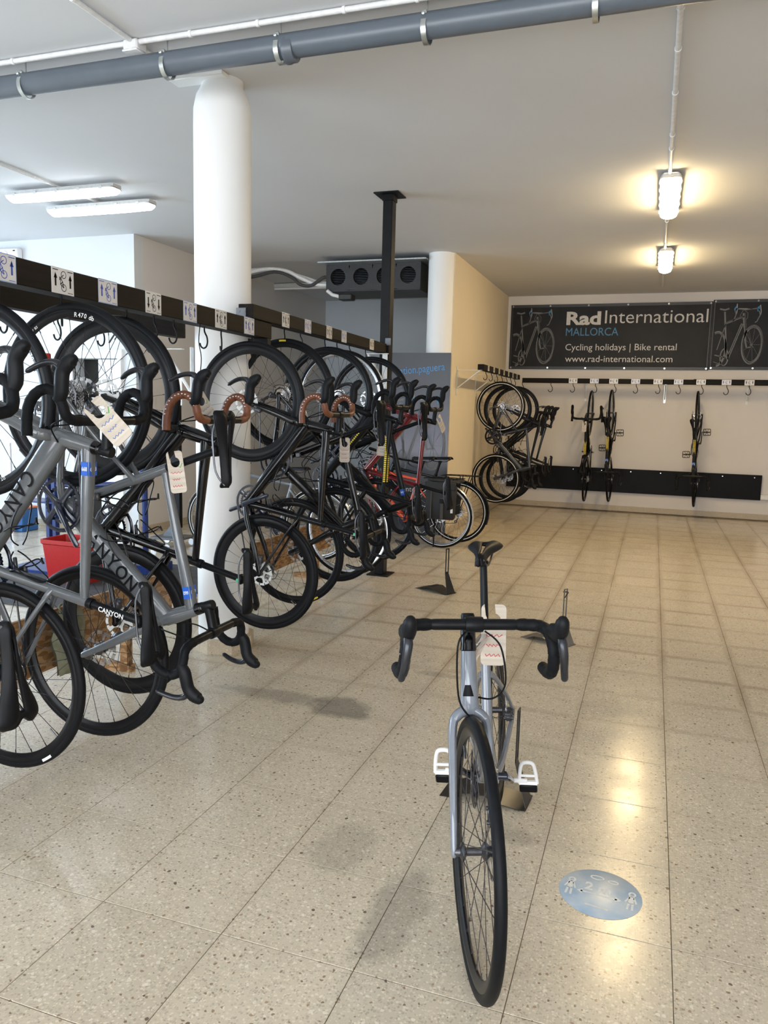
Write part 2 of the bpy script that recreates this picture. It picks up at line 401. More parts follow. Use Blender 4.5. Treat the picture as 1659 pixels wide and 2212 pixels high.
def spokes_mesh(rr, rear, n, mt, r=.0011):
    def f():
        m = MB(); yl, yr = (.034, -.020) if rear else (.026, -.032)
        for k in range(n):
            y = yl if k % 2 else yr; a = 2*PI*k/n; s = 1 if (k//2) % 2 else -1
            b = a+s*R(62); fr = .022
            p = V((fr*math.cos(b), y, fr*math.sin(b))); q = V((rr*math.cos(a), 0, rr*math.sin(a)))
            m.tube([p, q], r, 4, lat=(0, 1, 0), caps=False); m.tube([q*.955+p*.045*0, q], .0019, 4, caps=False)
        o = m.mesh('spokes', mt, 0); return o
    return cached(('spokes', rr, rear, n, mt.name, r), f)
def hub_mesh(rear, mt):
    def f():
        m = MB()
        if rear: pr = [(.006, -.071), (.009, -.070), (.009, -.045), (.022, -.024), (.024, -.020), (.012, -.014), (.011, .026), (.024, .032), (.024, .036), (.013, .046), (.009, .070), (.006, .071)]
        else: pr = [(.006, -.056), (.010, -.054), (.012, -.040), (.024, -.034), (.024, -.030), (.0105, -.022), (.0105, .016), (.024, .024), (.024, .028), (.014, .038), (.010, .055), (.006, .056)]
        m.lathe(pr, 20); return m.mesh('hub', mt)
    return cached(('hub', rear, mt.name), f)
def rotor_mesh(mt, r=.072):
    def f():
        m = MB(); n = 60; th = .0018
        for y in (0,):
            vs = []; fs = []
            for yy in (-th/2, th/2):
                for k in range(n):
                    a = 2*PI*k/n
                    for rr in (r*.80, r-(.0022 if (k//2) % 2 else 0)): vs.append((rr*math.cos(a), yy, rr*math.sin(a)))
            for k in range(n):
                j = (k+1) % n
                if k % 5 != 2:
                    fs += [(2*k, 2*k+1, 2*j+1, 2*j), (2*n+2*k, 2*n+2*j, 2*n+2*j+1, 2*n+2*k+1)]
                else:
                    pass
                fs += [(2*k+1, 2*n+2*k+1, 2*n+2*j+1, 2*j+1), (2*k, 2*j, 2*n+2*j, 2*n+2*k)]
            m.add(vs, fs)
        for k in range(5):
            a = 2*PI*k/5; m.tube([(.020*math.cos(a), 0, .020*math.sin(a)), (r*.5*math.cos(a+.3), 0, r*.5*math.sin(a+.3)), (r*.83*math.cos(a+.35), 0, r*.83*math.sin(a+.35))], [(.009, .0012), (.006, .0012), (.011, .0012)], 6)
        m.lathe([(.012, -.002), (.026, -.002), (.026, .002), (.012, .002)], 24, closed=True)
        return m.mesh('disc_rotor', mt, 35)
    return cached(('rotor', mt.name, r), f)
def cassette_mesh(mt):
    def f():
        m = MB()
        for i in range(9):
            t = 28-2*i-(0 if i < 5 else 0); t = max(12, t); r = t*.0127/(2*PI)
            m.gear((0, -.021-.0042*i, 0), r+.0035, max(r*.62, .016), t, .0017, .005)
        m.lathe([(.014, -.062), (.0165, -.060), (.0165, -.020), (.014, -.020)], 16); return m.mesh('cassette', mt, 30)
    return cached(('cass', mt.name), f)
def chainring_mesh(mt, big=50):
    def f():
        m = MB(); r = big*.0127/(2*PI); m.gear((0, -.0455, 0), r+.0035, r-.012, big, .0025, .005)
        r2 = 34*.0127/(2*PI); m.gear((0, -.0385, 0), r2+.0035, r2-.011, 34, .0022, .005)
        for k in range(4):
            a = PI/4+k*PI/2; m.tube([(0, -.047, 0), (.05*math.cos(a), -.0475, .05*math.sin(a)), ((r-.009)*math.cos(a), -.0465, (r-.009)*math.sin(a))], [(.018, .005), (.012, .005), (.016, .004)], 8)
        m.lathe([(.0, -.055), (.018, -.055), (.022, -.050), (.022, -.040), (.0, -.040)], 20)
        return m.mesh('chainring', mt, 30)
    return cached(('ring', mt.name, big), f)
def guard_mesh(mt):
    def f():
        m = MB(); m.lathe([(.088, -.052), (.110, -.052), (.112, -.047), (.088, -.047)], 40, closed=True)
        for k in range(4):
            a = k*PI/2+.4; m.tube([(0, -.05, 0), (.095*math.cos(a), -.05, .095*math.sin(a))], [(.012, .003), (.012, .003)], 6)
        return m.mesh('chain_guard', mt)
    return cached(('guard', mt.name), f)
def crank_mesh(mt, side):
    def f():
        m = MB(); y = -.062*side
        m.tube([(0, y*.9, 0), (.03, y, 0), (.10, y*1.08, 0), (.17, y*1.12, 0), (.178, y*1.12, 0)], [(.017, .009), (.014, .009), (.0115, .008), (.012, .007), (.007, .005)], 10)
        m.lathe([(.012, 0), (.012, y)], 16); return m.mesh('crank_arm', mt)
    return cached(('crank', mt.name, side), f)
def pedal_mesh(mt, kind):
    def f():
        m = MB()
        if kind == 'road':      # clipless: open white cage ahead of a dark clip
            m.tube([(0, 0, 0), (0, .052, 0)], .008, 8)
            m.tube(cr([(-.012, .024, .004), (.030, .028, .006), (.062, .036, .010), (.068, .055, .011), (.062, .074, .010), (.030, .082, .006), (-.012, .086, .004)], 4), [(.0065, .0075)]*25, 8, lat=(0, 0, 1))
            m.tube([(-.012, .024, .004), (-.012, .086, .004)], .010, 6, lat=(0, 0, 1)); m.tube([(.018, .028, .004), (.018, .084, .004)], .005, 6, lat=(0, 0, 1))
        else:
            m.tube([(0, 0, 0), (0, .02, 0)], .006, 8)
            m.tube(cr([(-.045, .024, 0), (-.045, .10, 0), (-.035, .115, 0), (.035, .115, 0), (.045, .10, 0), (.045, .024, 0)], 3), .005, 6, lat=(0, 0, 1))
            m.tube([(-.045, .024, 0), (.045, .024, 0)], .005, 6); m.tube([(0, .02, 0), (0, .11, 0)], .008, 8); m.tube([(-.04, .09, 0), (.04, .045, 0)], .003, 6, lat=(0, 0, 1)); m.tube([(-.04, .045, 0), (.04, .09, 0)], .003, 6, lat=(0, 0, 1))
        return m.mesh('pedal', mt)
    return cached(('pedal', mt.name, kind), f)
def pedalclip_mesh(mt):
    def f():
        m = MB(); m.box((-.030, .055, -.001), (.030, .062, .016), bev=.004); m.box((-.012, .055, .010), (.012, .030, .012), bev=.003); return m.mesh('pedal_clip', mt)
    return cached(('pclip', mt.name), f)
def saddle_mesh(mt, wide=.07):
    def f():
        # padded shell with a relief channel: built as a sheet, the channel cut out, then given thickness
        import bmesh
        U = [(.138, .006), (.134, .014), (.12, .019), (.09, .021), (.05, .024), (.01, .031), (-.03, .043), (-.065, .058), (-.095, .069), (-.115, .071), (-.128, .064), (-.133, .050)]
        n = 17; bm = bmesh.new(); G = []
        for k, (x, w) in enumerate(U):
            w *= wide/.07 if x < 0 else 1; row = []
            for j in range(n):
                v = -1+2*j/(n-1); a = abs(v); t = max(0, min(1, (.13-x)/.26))
                drop = (.030-.006*t)*a**3.2; tail = .012*t**2-.016*max(0, t-.93)*9-.012*max(0, .04-t)*20
                dip = .011*math.exp(-(v/.22)**2)*(1 if .1 < t < .97 else 0)
                notch = .020*math.exp(-(v/.35)**2) if k > 8 else 0
                row.append(bm.verts.new((x+notch, v*w*(1-.10*a**4), .016+tail-drop-dip)))
            G.append(row)
        for i in range(len(U)-1):
            for j in range(n-1):
                if 3 <= i <= 8 and j in (7, 8): continue
                bm.faces.new((G[i][j], G[i][j+1], G[i+1][j+1], G[i+1][j]))
        bmesh.ops.recalc_face_normals(bm, faces=bm.faces)
        if sum(f_.normal.z for f_ in bm.faces) < 0: bmesh.ops.reverse_faces(bm, faces=bm.faces)
        bmesh.ops.solidify(bm, geom=bm.faces[:], thickness=.011)
        bmesh.ops.subdivide_edges(bm, edges=bm.edges[:], cuts=1, smooth=.6, use_grid_fill=True)
        me = bpy.data.meshes.new('saddle'); bm.to_mesh(me); bm.free(); me.materials.append(mt)
        me.polygons.foreach_set('use_smooth', [True]*len(me.polygons)); me.set_sharp_from_angle(angle=R(70)); return me
    return cached(('saddle', mt.name, wide), f)
def rails_mesh(mt):
    def f():
        m = MB()
        for s in (-1, 1): m.tube(cr([(.13, s*.012, -.004), (.08, s*.020, -.032), (.0, s*.022, -.036), (-.06, s*.022, -.034), (-.12, s*.03, -.002)], 3), .0035, 6)
        return m.mesh('saddle_rails', mt)
    return cached(('rails', mt.name), f)
BARP = [(0, .0, 0), (0, .09, 0), (.003, .155, 0), (.018, .187, 0), (.055, .197, -.003), (.086, .200, -.018), (.100, .203, -.048), (.090, .206, -.085), (.060, .209, -.113), (.015, .212, -.126), (-.035, .214, -.130)]
def bar_mesh(mt):
    def f():
        m = MB(); p = cr([(q[0], q[1], q[2]) for q in BARP], 3)
        full = [V((v.x, -v.y, v.z)) for v in p[::-1]]+p[1:]; L = len(p)
        rr = [.0155 if i < 5 else .0118 for i in range(L)]
        m.tube(full, rr[::-1]+rr[1:], 10, lat=(0, 0, 1)); return m.mesh('handlebar', mt)
    return cached(('bar', mt.name), f)
def tape_mesh(mt, s):
    def f():
        m = MB(); p = [V((v.x, v.y*s, v.z)) for v in cr(BARP, 5)][7:]
        rr = [.0165+.0009*((i*7) % 3-1)*.6 for i in range(len(p))]; rr[0] = .0135
        m.tube(p, rr, 12, lat=(0, 0, 1)); return m.mesh('bar_tape', mt, 60)
    return cached(('tape', mt.name, s), f)
def hood_mesh(mt, s):
    def f():
        m = MB(); y = .203*s
        m.tube(cr([(.062, y*.985, -.012), (.085, y, .004), (.115, y, .010), (.145, y*.99, .016), (.166, y*.985, .034), (.176, y*.98, .056), (.172, y*.98, .066)], 3),
               [(a, b) for a, b in zip(lerps([.018, .023, .023, .0225, .024, .020, .009], 3), lerps([.016, .019, .019, .019, .020, .017, .009], 3))], 12); return m.mesh('lever_hood', mt, 60)
    return cached(('hood', mt.name, s), f)
def lever_mesh(mt, s):
    def f():
        m = MB(); y = .203*s
        m.tube(cr([(.160, y, .012), (.174, y*1.0, -.004), (.177, y*1.02, -.034), (.170, y*1.04, -.066), (.158, y*1.07, -.094), (.153, y*1.08, -.102)], 4),
               [(a, b) for a, b in zip(lerps([.012, .011, .0095, .009, .008, .004], 4), lerps([.012, .013, .012, .0105, .010, .006], 4))], 10); return m.mesh('brake_lever', mt, 60)
    return cached(('lever', mt.name, s), f)
def cage_mesh(mt):
    def f():
        m = MB(); H = .135
        for s in (-1, 1):
            m.tube(cr([(0, s*.012, .0), (.010, s*.034, .012), (.030, s*.040, .05), (.062, s*.028, .085), (.074, s*.006, .10), (.060, s*.002, .118)], 3), .0027, 6)
            m.tube(cr([(0, s*.012, H), (.004, s*.03, H-.02), (.022, s*.039, .06), (.05, s*.034, .010), (.070, s*.010, -.006)], 3), .0027, 6)
        m.box((.002, 0, .065), (.005, .022, .145), bev=.002); return m.mesh('bottle_cage', mt)
    return cached(('cage', mt.name), f)
def caliper_mesh(mt):
    def f():
        m = MB(); m.box((0, 0, 0), (.052, .030, .026), bev=.008); m.box((.012, 0, .012), (.022, .026, .016), bev=.005)
        m.lathe([(.004, -.018), (.006, -.018), (.006, .018), (.004, .018)], 10, o=(.018, 0, 0)); m.lathe([(.004, -.018), (.006, -.018), (.006, .018), (.004, .018)], 10, o=(-.018, 0, 0)); return m.mesh('brake_caliper', mt)
    return cached(('cal', mt.name), f)
def derailleur_mesh(mt):
    def f():
        m = MB(); m.box((.012, -.062, -.028), (.020, .018, .026), bev=.006); m.box((.006, -.066, -.050), (.030, .020, .034), bev=.009)
        for y in (-.050, -.058): m.tube([(.002, y, -.058), (.012, y, -.090), (.034, y, -.122)], [(.010, .001), (.007, .001), (.010, .001)], 6)
        for (x, z) in ((.0, -.060), (.036, -.124)): m.gear((x, -.054, z), .020, .006, 11, .005, .004)
        m.tube(cr([(-.002, -.066, -.036), (-.05, -.064, -.03), (-.052, -.062, .03), (0, -.06, .06)], 4), .0022, 5); return m.mesh('rear_derailleur', mt)
    return cached(('der', mt.name), f)

def bike(name, label, M, group=None, dt=1.0, seat_text=None, barw=1.0, barup=0.0, cat='bicycle', fr=None, fk=None, tape=None, rim=None, depth=.03, wheel=.342, tw=.029, steer=0.0, letters=None, lcol=None, pedals=None, crank=0.0,
         flat=False, disc=True, cages=2, wb=.985, stripe=False, sticker=None, spoke_n=24, spoke_m=None, fender=None, rack=False, guard=False, kick=False, saddle_up=0.0, rimtext=None, decal=None, seatpost=None, stem=None, dots=False, rotor_m=None, tyrelabel=None, thick=1.0, bell=False, ring=None, spr=.0011):
    fr = fr or GLOSS; fk = fk or fr; rim = rim or CARBON; stem = stem or MATT; seatpost = seatpost or MATT; tape = tape or TAPE
    root = thing(name, label, cat, M, group)
    z0 = wheel
    def P(x, z, y=0): return V((x, y, z+z0))
    bb = P(.408, -.070); ht = P(.792, .478); hl = P(.833, .345); fh = P(wb, 0); rh = P(0, 0)
    st = P(.272, .395); ax = (ht-hl).normalized()
    sd = (st-bb).normalized(); sp_top = bb+sd*(.655+saddle_up)
    k = thick
    m = MB()
    m.tube([bb+(hl-bb)*0.0, bb+(hl-bb)*.12, bb+(hl-bb)*.5, bb+(hl-bb)*.9, hl+(hl-bb)*.02], [(.026*k*dt, .036), (.028*k*dt, .030), (.028*k*dt, .025), (.030*k*dt, .023), (.026*k*dt, .022)], 14, sq=.62)
    t1 = ht-ax*.022
    m.tube([st+sd*-.02, st+(t1-st)*.15-sd*.02*.85, st+(t1-st)*.5-sd*.01, st+(t1-st)*.88, t1], [(.015*k, .012), (.014*k, .015), (.0165*k, .018), (.021*k, .020), (.023*k, .020)], 14, sq=.7)
    m.tube([bb, bb+sd*.12, bb+sd*.36, st+sd*.012], [(.024*k, .030), (.018*k, .019), (.0175*k, .0165), (.0175*k, .0165)], 14, sq=.8)
    m.tube([hl-ax*.008, hl, hl+ax*.06, ht-ax*.01, ht], [(.026, .026), (.029, .026), (.028, .023), (.024, .021), (.022, .021)], 16)
    m.lathe([(.0, -.034), (.024, -.034), (.025, -.030), (.025, .030), (.024, .034), (.0, .034)], 18, o=bb)
    ss = bb+sd*(.335 if not flat else .42)
    for s in (-1, 1):
        m.tube(cr([bb+V((-.004, s*.022, .0)), bb+V((-.09, s*.040, .006)), P(.14, -.018, s*.060), P(.012, -.002, s*.068), P(-.004, .0, s*.068)], 3), [(a, b) for a, b in zip(lerps([.019, .016, .0125, .012, .013], 3), lerps([.010, .009, .009, .007, .004], 3))], 10, sq=.8)
        m.tube(cr([ss+V((.004, s*.010, 0)), ss+(rh-ss)*.10+V((0, s*.026, 0)), ss+(rh-ss)*.5+V((0, s*.052, 0)), P(.004, .006, s*.066)], 3), [(a, b) for a, b in zip(lerps([.013, .0095, .0075, .0085], 3), lerps([.010, .009, .0075, .007], 3))], 10, sq=.8)
        m.lathe([(.0, -.004), (.014, -.004), (.014, .004), (.0, .004)], 14, o=P(0, 0, s*.069))
    frame = m.build('frame', fr, root)
    # bottom bracket, seat clamp ring
    m = MB(); m.lathe([(.0185*k, 0), (.0195*k, .004), (.0195*k, .016), (.0185*k, .02)], 16, o=st-sd*.004, ax=sd); m.build('seat_clamp', MATT, root)
    # seatpost
    m = MB(); m.tube([st-sd*.02, st+sd*.05, sp_top-sd*.04, sp_top-sd*.012], [(.0145, .0135)]*2+[(.0140, .0130)]*2, 14); m.box(sp_top-sd*.008, (.042, .034, .022), bev=.007); sp = m.build('seatpost', seatpost, root)
    if dots:
        m = MB(); m.lathe([(0, 0), (.008, 0), (.008, .0012), (0, .0012)], 14, o=sp_top-sd*.015+V((-.004, dots*.0175, 0)), ax=(0, dots, 0)); m.build('dot_sticker', GREEND, sp)
    S = obj('saddle', saddle_mesh(BLK if not flat else MATT, .07 if not flat else .078), root, T(sp_top.x-.004, 0, sp_top.z+.030))
    obj('saddle_rails', rails_mesh(DSTEEL), S)
    # crankset
    cs = obj('chainring', chainring_mesh(ring or BLUEANO, 50 if not flat else 42), root, T(*bb))
    if guard: obj('chain_guard', guard_mesh(MATT), cs)
    for s, a in ((1, crank), (-1, crank+PI)):
        Mc = T(*bb) @ MX.Rotation(a, 4, 'Y'); ca = obj('crank_arm', crank_mesh(BLUEANO, s), root, Mc)
        if pedals:
            pm = Mc @ V((.170, -.068*s, 0)); pk, pmat, pang = pedals
            Mp = T(*pm) @ MX.Rotation(pang, 4, 'Y') @ (MX.Scale(-1, 4, (0, 1, 0)) if s > 0 else MX.Identity(4))
            pd = obj('pedal', pedal_mesh(pmat, pk), root, Mp)
            if pk == 'road': obj('pedal_clip', pedalclip_mesh(MATT), pd)
    # chain
    yc = -.046; rr1, rr2 = .101, .042
    m = MB(); A = []
    for i in range(10):
        a = PI/2-PI*i/9*1.0; A.append(bb+V((rr1*math.cos(a), yc, rr1*math.sin(a))))
    low = P(.036, -.124-.018, -.054)
    A += [low+V((.01, 0, 0)), low+V((-.016, 0, .014)), P(.022, -.088, -.052), P(-.016, -.062, -.052), P(.020, -.045, -.050)]
    for i in range(6):
        a = -PI*.30-PI*i/5*1.15+.0; A.append(P(rr2*math.cos(a), rr2*math.sin(a), -.046))
    m.tube(A, [(.0042, .0034)]*len(A), 5, closed=True); m.build('chain', DSTEEL, root, 20)
    obj('rear_derailleur', derailleur_mesh(DSTEEL), root, T(*rh))
    m = MB(); q = bb+sd*.155; m.box(q+V((.012, -.036, .012)), (.030, .016, .034), bev=.005); m.box(q+V((.02, -.046, -.03)), (.075, .012, .014), MX.Identity(4), bev=.003); m.build('front_derailleur', DSTEEL, root)
    # wheels
    def wheel_(nm, c, rear, Mloc):
        w = obj(nm, rim_mesh(wheel-tw*.80, depth, .024 if tw < .035 else .028, rim), root, Mloc)
        obj('tyre', tyre_mesh(wheel, tw, TYRE), w); sp_ = obj('spokes', spokes_mesh(wheel-tw*.80-depth, rear, spoke_n, spoke_m or SPOKE, spr), w); sp_['kind'] = 'stuff'
        obj('hub', hub_mesh(rear, DSTEEL if rim is not ALU else ALU), w)
        if disc: obj('disc_rotor', rotor_mesh(rotor_m or ROTOR), w, T(0, .043, 0))
        if rear: obj('cassette', cassette_mesh(STEEL), w)
        m = MB(); a = 2.4; r0 = wheel-tw*.80-depth; d = V((math.cos(a), 0, math.sin(a))); m.tube([d*(r0+.002), d*(r0-.038)], .0030, 6); m.build('valve', DSTEEL, w)
        if stripe:
            m = MB()
            for s in (-1, 1):
                rc = wheel-tw*.70; m.lathe([(rc-.004, s*tw*.495), (rc+.004, s*tw*.495), (rc+.004, s*tw*.515), (rc-.004, s*tw*.515)], 64, closed=True)
            m.build('reflective_stripe', REFL, w)
        if rimtext and nm in rimtext:
            m = MB()
            for (txt, a0, h, rad, side) in rimtext[nm]:
                ch = list(txt); aa = R(a0); 
                for c_ in ch:
                    if c_ != ' ':
                        vs, fs, x0, x1, y0, y1 = text2d(c_, .01); sc = h/.73
                        for_ = aa
                        # letters run along the rim, feet towards the hub
                        e_r = V((math.cos(for_), 0, math.sin(for_))); e_t = V((-math.sin(for_), 0, math.cos(for_)))
                        if side < 0: e_t = -e_t
                        o = e_r*(rad-h*.5)+V((0, side*.0136, 0))
                        m.add([o+e_t*((v.x-(x0+x1)/2)*sc)+e_r*(v.y*sc) for v in vs], fs)
                        step = ((x1-x0)*sc+h*.16)/rad
                    else: step = h*.5/rad
                    aa += step if side > 0 else -step
            m.build('rim_lettering', INKW, w, 0)
        if tyrelabel and nm in tyrelabel:
            m = MB(); side, a0, span, c1 = tyrelabel[nm]; rc = wheel-tw*.5
            vs = []; n = 6
            for i in range(n+1):
                a = R(a0+span*i/n)
                for q in (-.005, .005): vs.append(((rc+q)*math.cos(a), side*(tw*.505), (rc+q)*math.sin(a)))
            m.add(vs, [(2*i, 2*i+1, 2*i+3, 2*i+2) for i in range(n)]); m.build('tyre_label', c1, w, 0)
        return w
    wheel_('rear_wheel', rh, True, T(*rh))
    SM = T(*hl) @ MX.Rotation(steer, 4, ax) @ T(*(-hl))
    wheel_('front_wheel', fh, False, SM @ T(*fh))
    # fork
    m = MB(); cr0 = hl-ax*.012
    m.tube([hl+ax*.004, cr0, cr0-ax*.018], [(.026, .026), (.026, .027), (.017, .025)], 14)
    for s in (-1, 1):
        b = cr0-ax*.012
        m.tube(cr([b+V((0, s*.012, .004)), b+V((.002, s*.034, -.004))-ax*.006, b-ax*.040+V((.003, s*.048, 0)), b+(fh-b)*.45+V((.002, s*.052, 0)), b+(fh-b)*.8+V((.0, s*.054, 0)), fh+V((-.003, s*.055, .0)), fh+V((-.001, s*.055, -.010))], 4),
               [(a, c) for a, c in zip(lerps([.018, .020, .020, .017, .013, .012, .007], 4), lerps([.014, .014, .012, .010, .009, .008, .006], 4))], 12, sq=.85)
    fork = m.build('fork', fk, root); fork.matrix_local = SM
    if disc:
        cq = fh+V((-.050, .055, .072)); obj('brake_caliper', caliper_mesh(DSTEEL), root, SM @ T(*cq) @ MX.Rotation(R(65), 4, 'Y'))
        obj('brake_caliper', caliper_mesh(DSTEEL), root, T(.085, .055, z0+.012) @ MX.Rotation(R(8), 4, 'Y'))
    else:
        for q, Mm in ((hl+V((.045, 0, -.035)), SM), (ss+V((-.055, 0, .02)), MX.Identity(4))):
            m = MB()
            for s in (-1, 1): m.tube(cr([q+V((0, s*.004, .03)), q+V((.004, s*.03, .022)), q+V((.002, s*.034, -.012)), q+V((-.004, s*.022, -.038))], 3), [(.006, .008)]*10, 8)
            m.box(q+V((0, 0, .03)), (.02, .024, .014), bev=.004); o = m.build('rim_brake', DSTEEL, root); o.matrix_local = Mm
    # headset spacers, stem, bar
    m = MB(); m.lathe([(.0195, 0), (.023, .003), (.0215, .020), (.0205, .030+barup), (.018, .033+barup)], 18, o=ht, ax=ax); o = m.build('headset_spacer', GLOSS, root); o.matrix_local = SM
    top = ht+ax*(.052+barup); fwd = V((math.cos(R(10)), 0, math.sin(R(10)))) if not flat else V((.6, 0, .8))
    bc = top+fwd*(.098 if not flat else .07)
    m = MB(); m.lathe([(.0, -.022), (.0185, -.022), (.0195, -.018), (.0195, .016), (.017, .022), (.0, .022)], 16, o=top, ax=ax)
    m.tube([top, top+fwd*.03, bc-fwd*.022, bc], [(.019, .019), (.016, .0175), (.016, .0185), (.021, .021)], 12, sq=.8); m.lathe([(.020, -.024), (.021, -.020), (.021, .020), (.020, .024)], 14, o=bc)
    stm = m.build('stem', stem, root); stm.matrix_local = SM
    BM = SM @ T(*bc) @ MX.Diagonal((1, barw, 1, 1))
    if not flat:
        hb = obj('handlebar', bar_mesh(stem), root, BM)
        for s in (1, -1):
            obj('bar_tape', tape_mesh(tape, s), hb); obj('lever_hood', hood_mesh(HOODM, s), hb); obj('brake_lever', lever_mesh(LEVM, s), hb)
            if tape is BROWN:
                m = MB()       # perforated tape: rows of pale holes along the drop
                pp = [V((v.x, v.y*s, v.z)) for v in cr(BARP, 5)][20:46]
                for i, p_ in enumerate(pp[::2]):
                    for q in (-1, 1):
                        d = V((.2, q*1.0, .25*0)).normalized(); m.box(p_+d*.0166, (.0035, .0012, .006))
                m.build('tape_perforation', INKW, hb)
        m = MB(); e = hl+ax*.06
        m.tube(cr([(bc.x, .03, bc.z-.018), (bc.x+.022, .070, bc.z-.055), (e.x+.062, .088, e.z+.012), (e.x+.045, .060, e.z-.035), (e.x+.0, .022, e.z-.048)], 6), .0026, 6)
        m.tube(cr([(bc.x, -.02, bc.z-.018), (bc.x+.022, -.045, bc.z-.055), (e.x+.06, -.038, e.z-.02), (e.x+.056, -.012, e.z-.075), (hl.x+.034, .026, hl.z-.045), (hl.x+.02, .045, hl.z-.09)], 6), .0026, 6)
        o = m.build('cable', BLK, root); o.matrix_local = SM
    else:
        m = MB(); p = cr([(-.06, -.31, .01), (-.02, -.20, .012), (.0, -.08, 0), (0, .08, 0), (-.02, .20, .012), (-.06, .31, .01)], 4); m.tube(p, .011, 10, lat=(0, 0, 1)); hb = m.build('handlebar', MATT, root); hb.matrix_local = BM
        for s in (1, -1):
            m = MB(); m.tube([(-.03, s*.20, .012), (-.06, s*.31, .010), (-.065, s*.325, .010)], [.0165, .0175, .014], 10, lat=(0, 0, 1)); m.build('grip', BLK, hb)
            m = MB(); m.tube(cr([(-.01, s*.17, .0), (.03, s*.18, -.02), (.04, s*.24, -.035), (.02, s*.29, -.04)], 3), [(.006, .008)]*10, 6, lat=(0, 0, 1)); m.build('brake_lever', DSTEEL, hb)
    # bottle cages
    if cages:
        u = (hl-bb).normalized(); nrm = V((-u.z, 0, u.x)); q = bb+u*.19+nrm*.027*k
        Mx = MX(((nrm.x, 0, u.x, q.x), (0, 1, 0, 0), (nrm.z, 0, u.z, q.z), (0, 0, 0, 1))); obj('bottle_cage', cage_mesh(MATT), root, Mx)
        if cages > 1:
            nrm = V((sd.z, 0, -sd.x)); q = bb+sd*.16+nrm*.019*k; Mx = MX(((nrm.x, 0, sd.x, q.x), (0, 1, 0, 0), (nrm.z, 0, sd.z, q.z), (0, 0, 0, 1))); obj('bottle_cage', cage_mesh(MATT), root, Mx)
    # lettering and decals on the frame
    u = (hl-bb).normalized(); nd = V((-u.z, 0, u.x))
    if letters:
        for side in (1, -1):
            m = MB(); txt, start, pitch, h = letters; vs_dir = -u if side > 0 else u; L = len(txt)
            for i, c_ in enumerate(txt):
                vs, fs, x0, x1, y0, y1 = text2d(c_, .012); sc = h/.73
                pos = bb+u*(start+pitch*((L-1-i) if side > 0 else i)); half = .0268
                m.add([pos+vs_dir*((v.x-(x0+x1)/2)*sc*.85)+nd*((v.y-.36)*sc)+V((0, side*half, 0)) for v in vs], fs)
            o = m.build('frame_lettering', lcol or INKB, frame, 0); o['kind'] = 'stuff'
    if seat_text:
        for side in (1, -1):
            m = MB(); vs, fs, x0, x1, y0, y1 = text2d(seat_text, .012); sc = .10/(x1-x0); nn = V((sd.z, 0, -sd.x)); o_ = st+sd*.05
            m.add([o_+sd*((v.x-x0)*sc if side > 0 else (x1-v.x)*sc)+nn*((v.y-.36)*sc)+V((0, side*.0148, 0)) for v in vs], fs); m.build('seatpost_lettering', INKW, sp, 0)['kind'] = 'stuff'
    if decal:
        m = MB(); tt = (ht-ax*.022)-st; tu = tt.normalized(); tn = V((-tu.z, 0, tu.x))
        for i in range(22):
            a = st+tu*(.10+i*.0145)-sd*.012
            for s in (-1, 1): m.box(a+V((0, s*.0176, 0)), (.010, .0012, .016), None); m.box(a+tn*.0172+V((0, s*.008, 0)), (.010, .010, .0016))
            m.box(bb+u*(.14+i*.016)+V((0, .0262, 0)), (.011, .0010, .012)); m.box(bb+u*(.14+i*.016)+V((0, -.0262, 0)), (.011, .0010, .012))
        m.build('frame_decal', decal, frame, 0)
    if sticker:
        tt = (ht-ax*.022)-st; tu = tt.normalized(); tn = V((-tu.z, 0, tu.x)); a = st+tu*sticker[1]
        m = MB(); side = sticker[2]
        # wraps the top of the tube and both flanks
        for s in (-1, 1): m.box((0, 0, 0), (.0016, .045, .026), MX(((0, tu.x, tn.x, a.x), (1, 0, 0, a.y+s*.0195), (0, tu.z, tn.z, a.z), (0, 0, 0, 1))))
        m.box((0, 0, 0), (.036, .045, .0018), MX(((0, tu.x, tn.x, (a+tn*.0175).x), (1, 0, 0, 0), (0, tu.z, tn.z, (a+tn*.0175).z), (0, 0, 0, 1))))
        so = m.build('number_sticker', STICK, frame, 0)
        m = MB()
        vs, fs, x0, x1, y0, y1 = text2d(sticker[0], .01); sc = .021/(x1-x0)
        for s in (-1, 1):
            cdir = V((0, 0, 1)).cross(V((0, 1, 0)))
            m.add([a+tu*((v.y-.36)*sc*1.3)+tn*((v.x-(x0+x1)/2)*sc)*(1 if s > 0 else -1)+V((0, s*.0206, 0)) for v in vs], fs)
        m.add([a+tn*.0188+tu*((v.y-.36)*sc*1.3)+V((0, -(v.x-(x0+x1)/2)*sc*1.4, 0)) for v in vs], fs)
        m.build('sticker_number', INKW, so, 0)
    # mudguards, rack, stand
    if fender:
        for c, rng, Mm in ((rh, (R(8), R(205)), MX.Identity(4)), (fh, (R(20), R(215)), SM)):
            m = MB(); P_ = []
            for i in range(19):
                a = rng[0]+(rng[1]-rng[0])*i/18 if c is rh else rng[0]+(rng[1]-rng[0])*i/18
                d = V((math.cos(a), 0, math.sin(a))) if c is fh else V((-math.cos(a+R(-28)), 0, math.sin(a+R(-28))))
                P_.append([c+d*(wheel+.014-.010*abs(q)**2)+V((0, q*tw*.62, 0)) for q in (-1, -.5, 0, .5, 1)]+[c+d*(wheel+.011-.010*abs(q)**2)+V((0, q*tw*.62, 0)) for q in (1, .5, 0, -.5, -1)])
            m.grid(P_); o = m.build('mudguard', fender, root); o.matrix_local = Mm
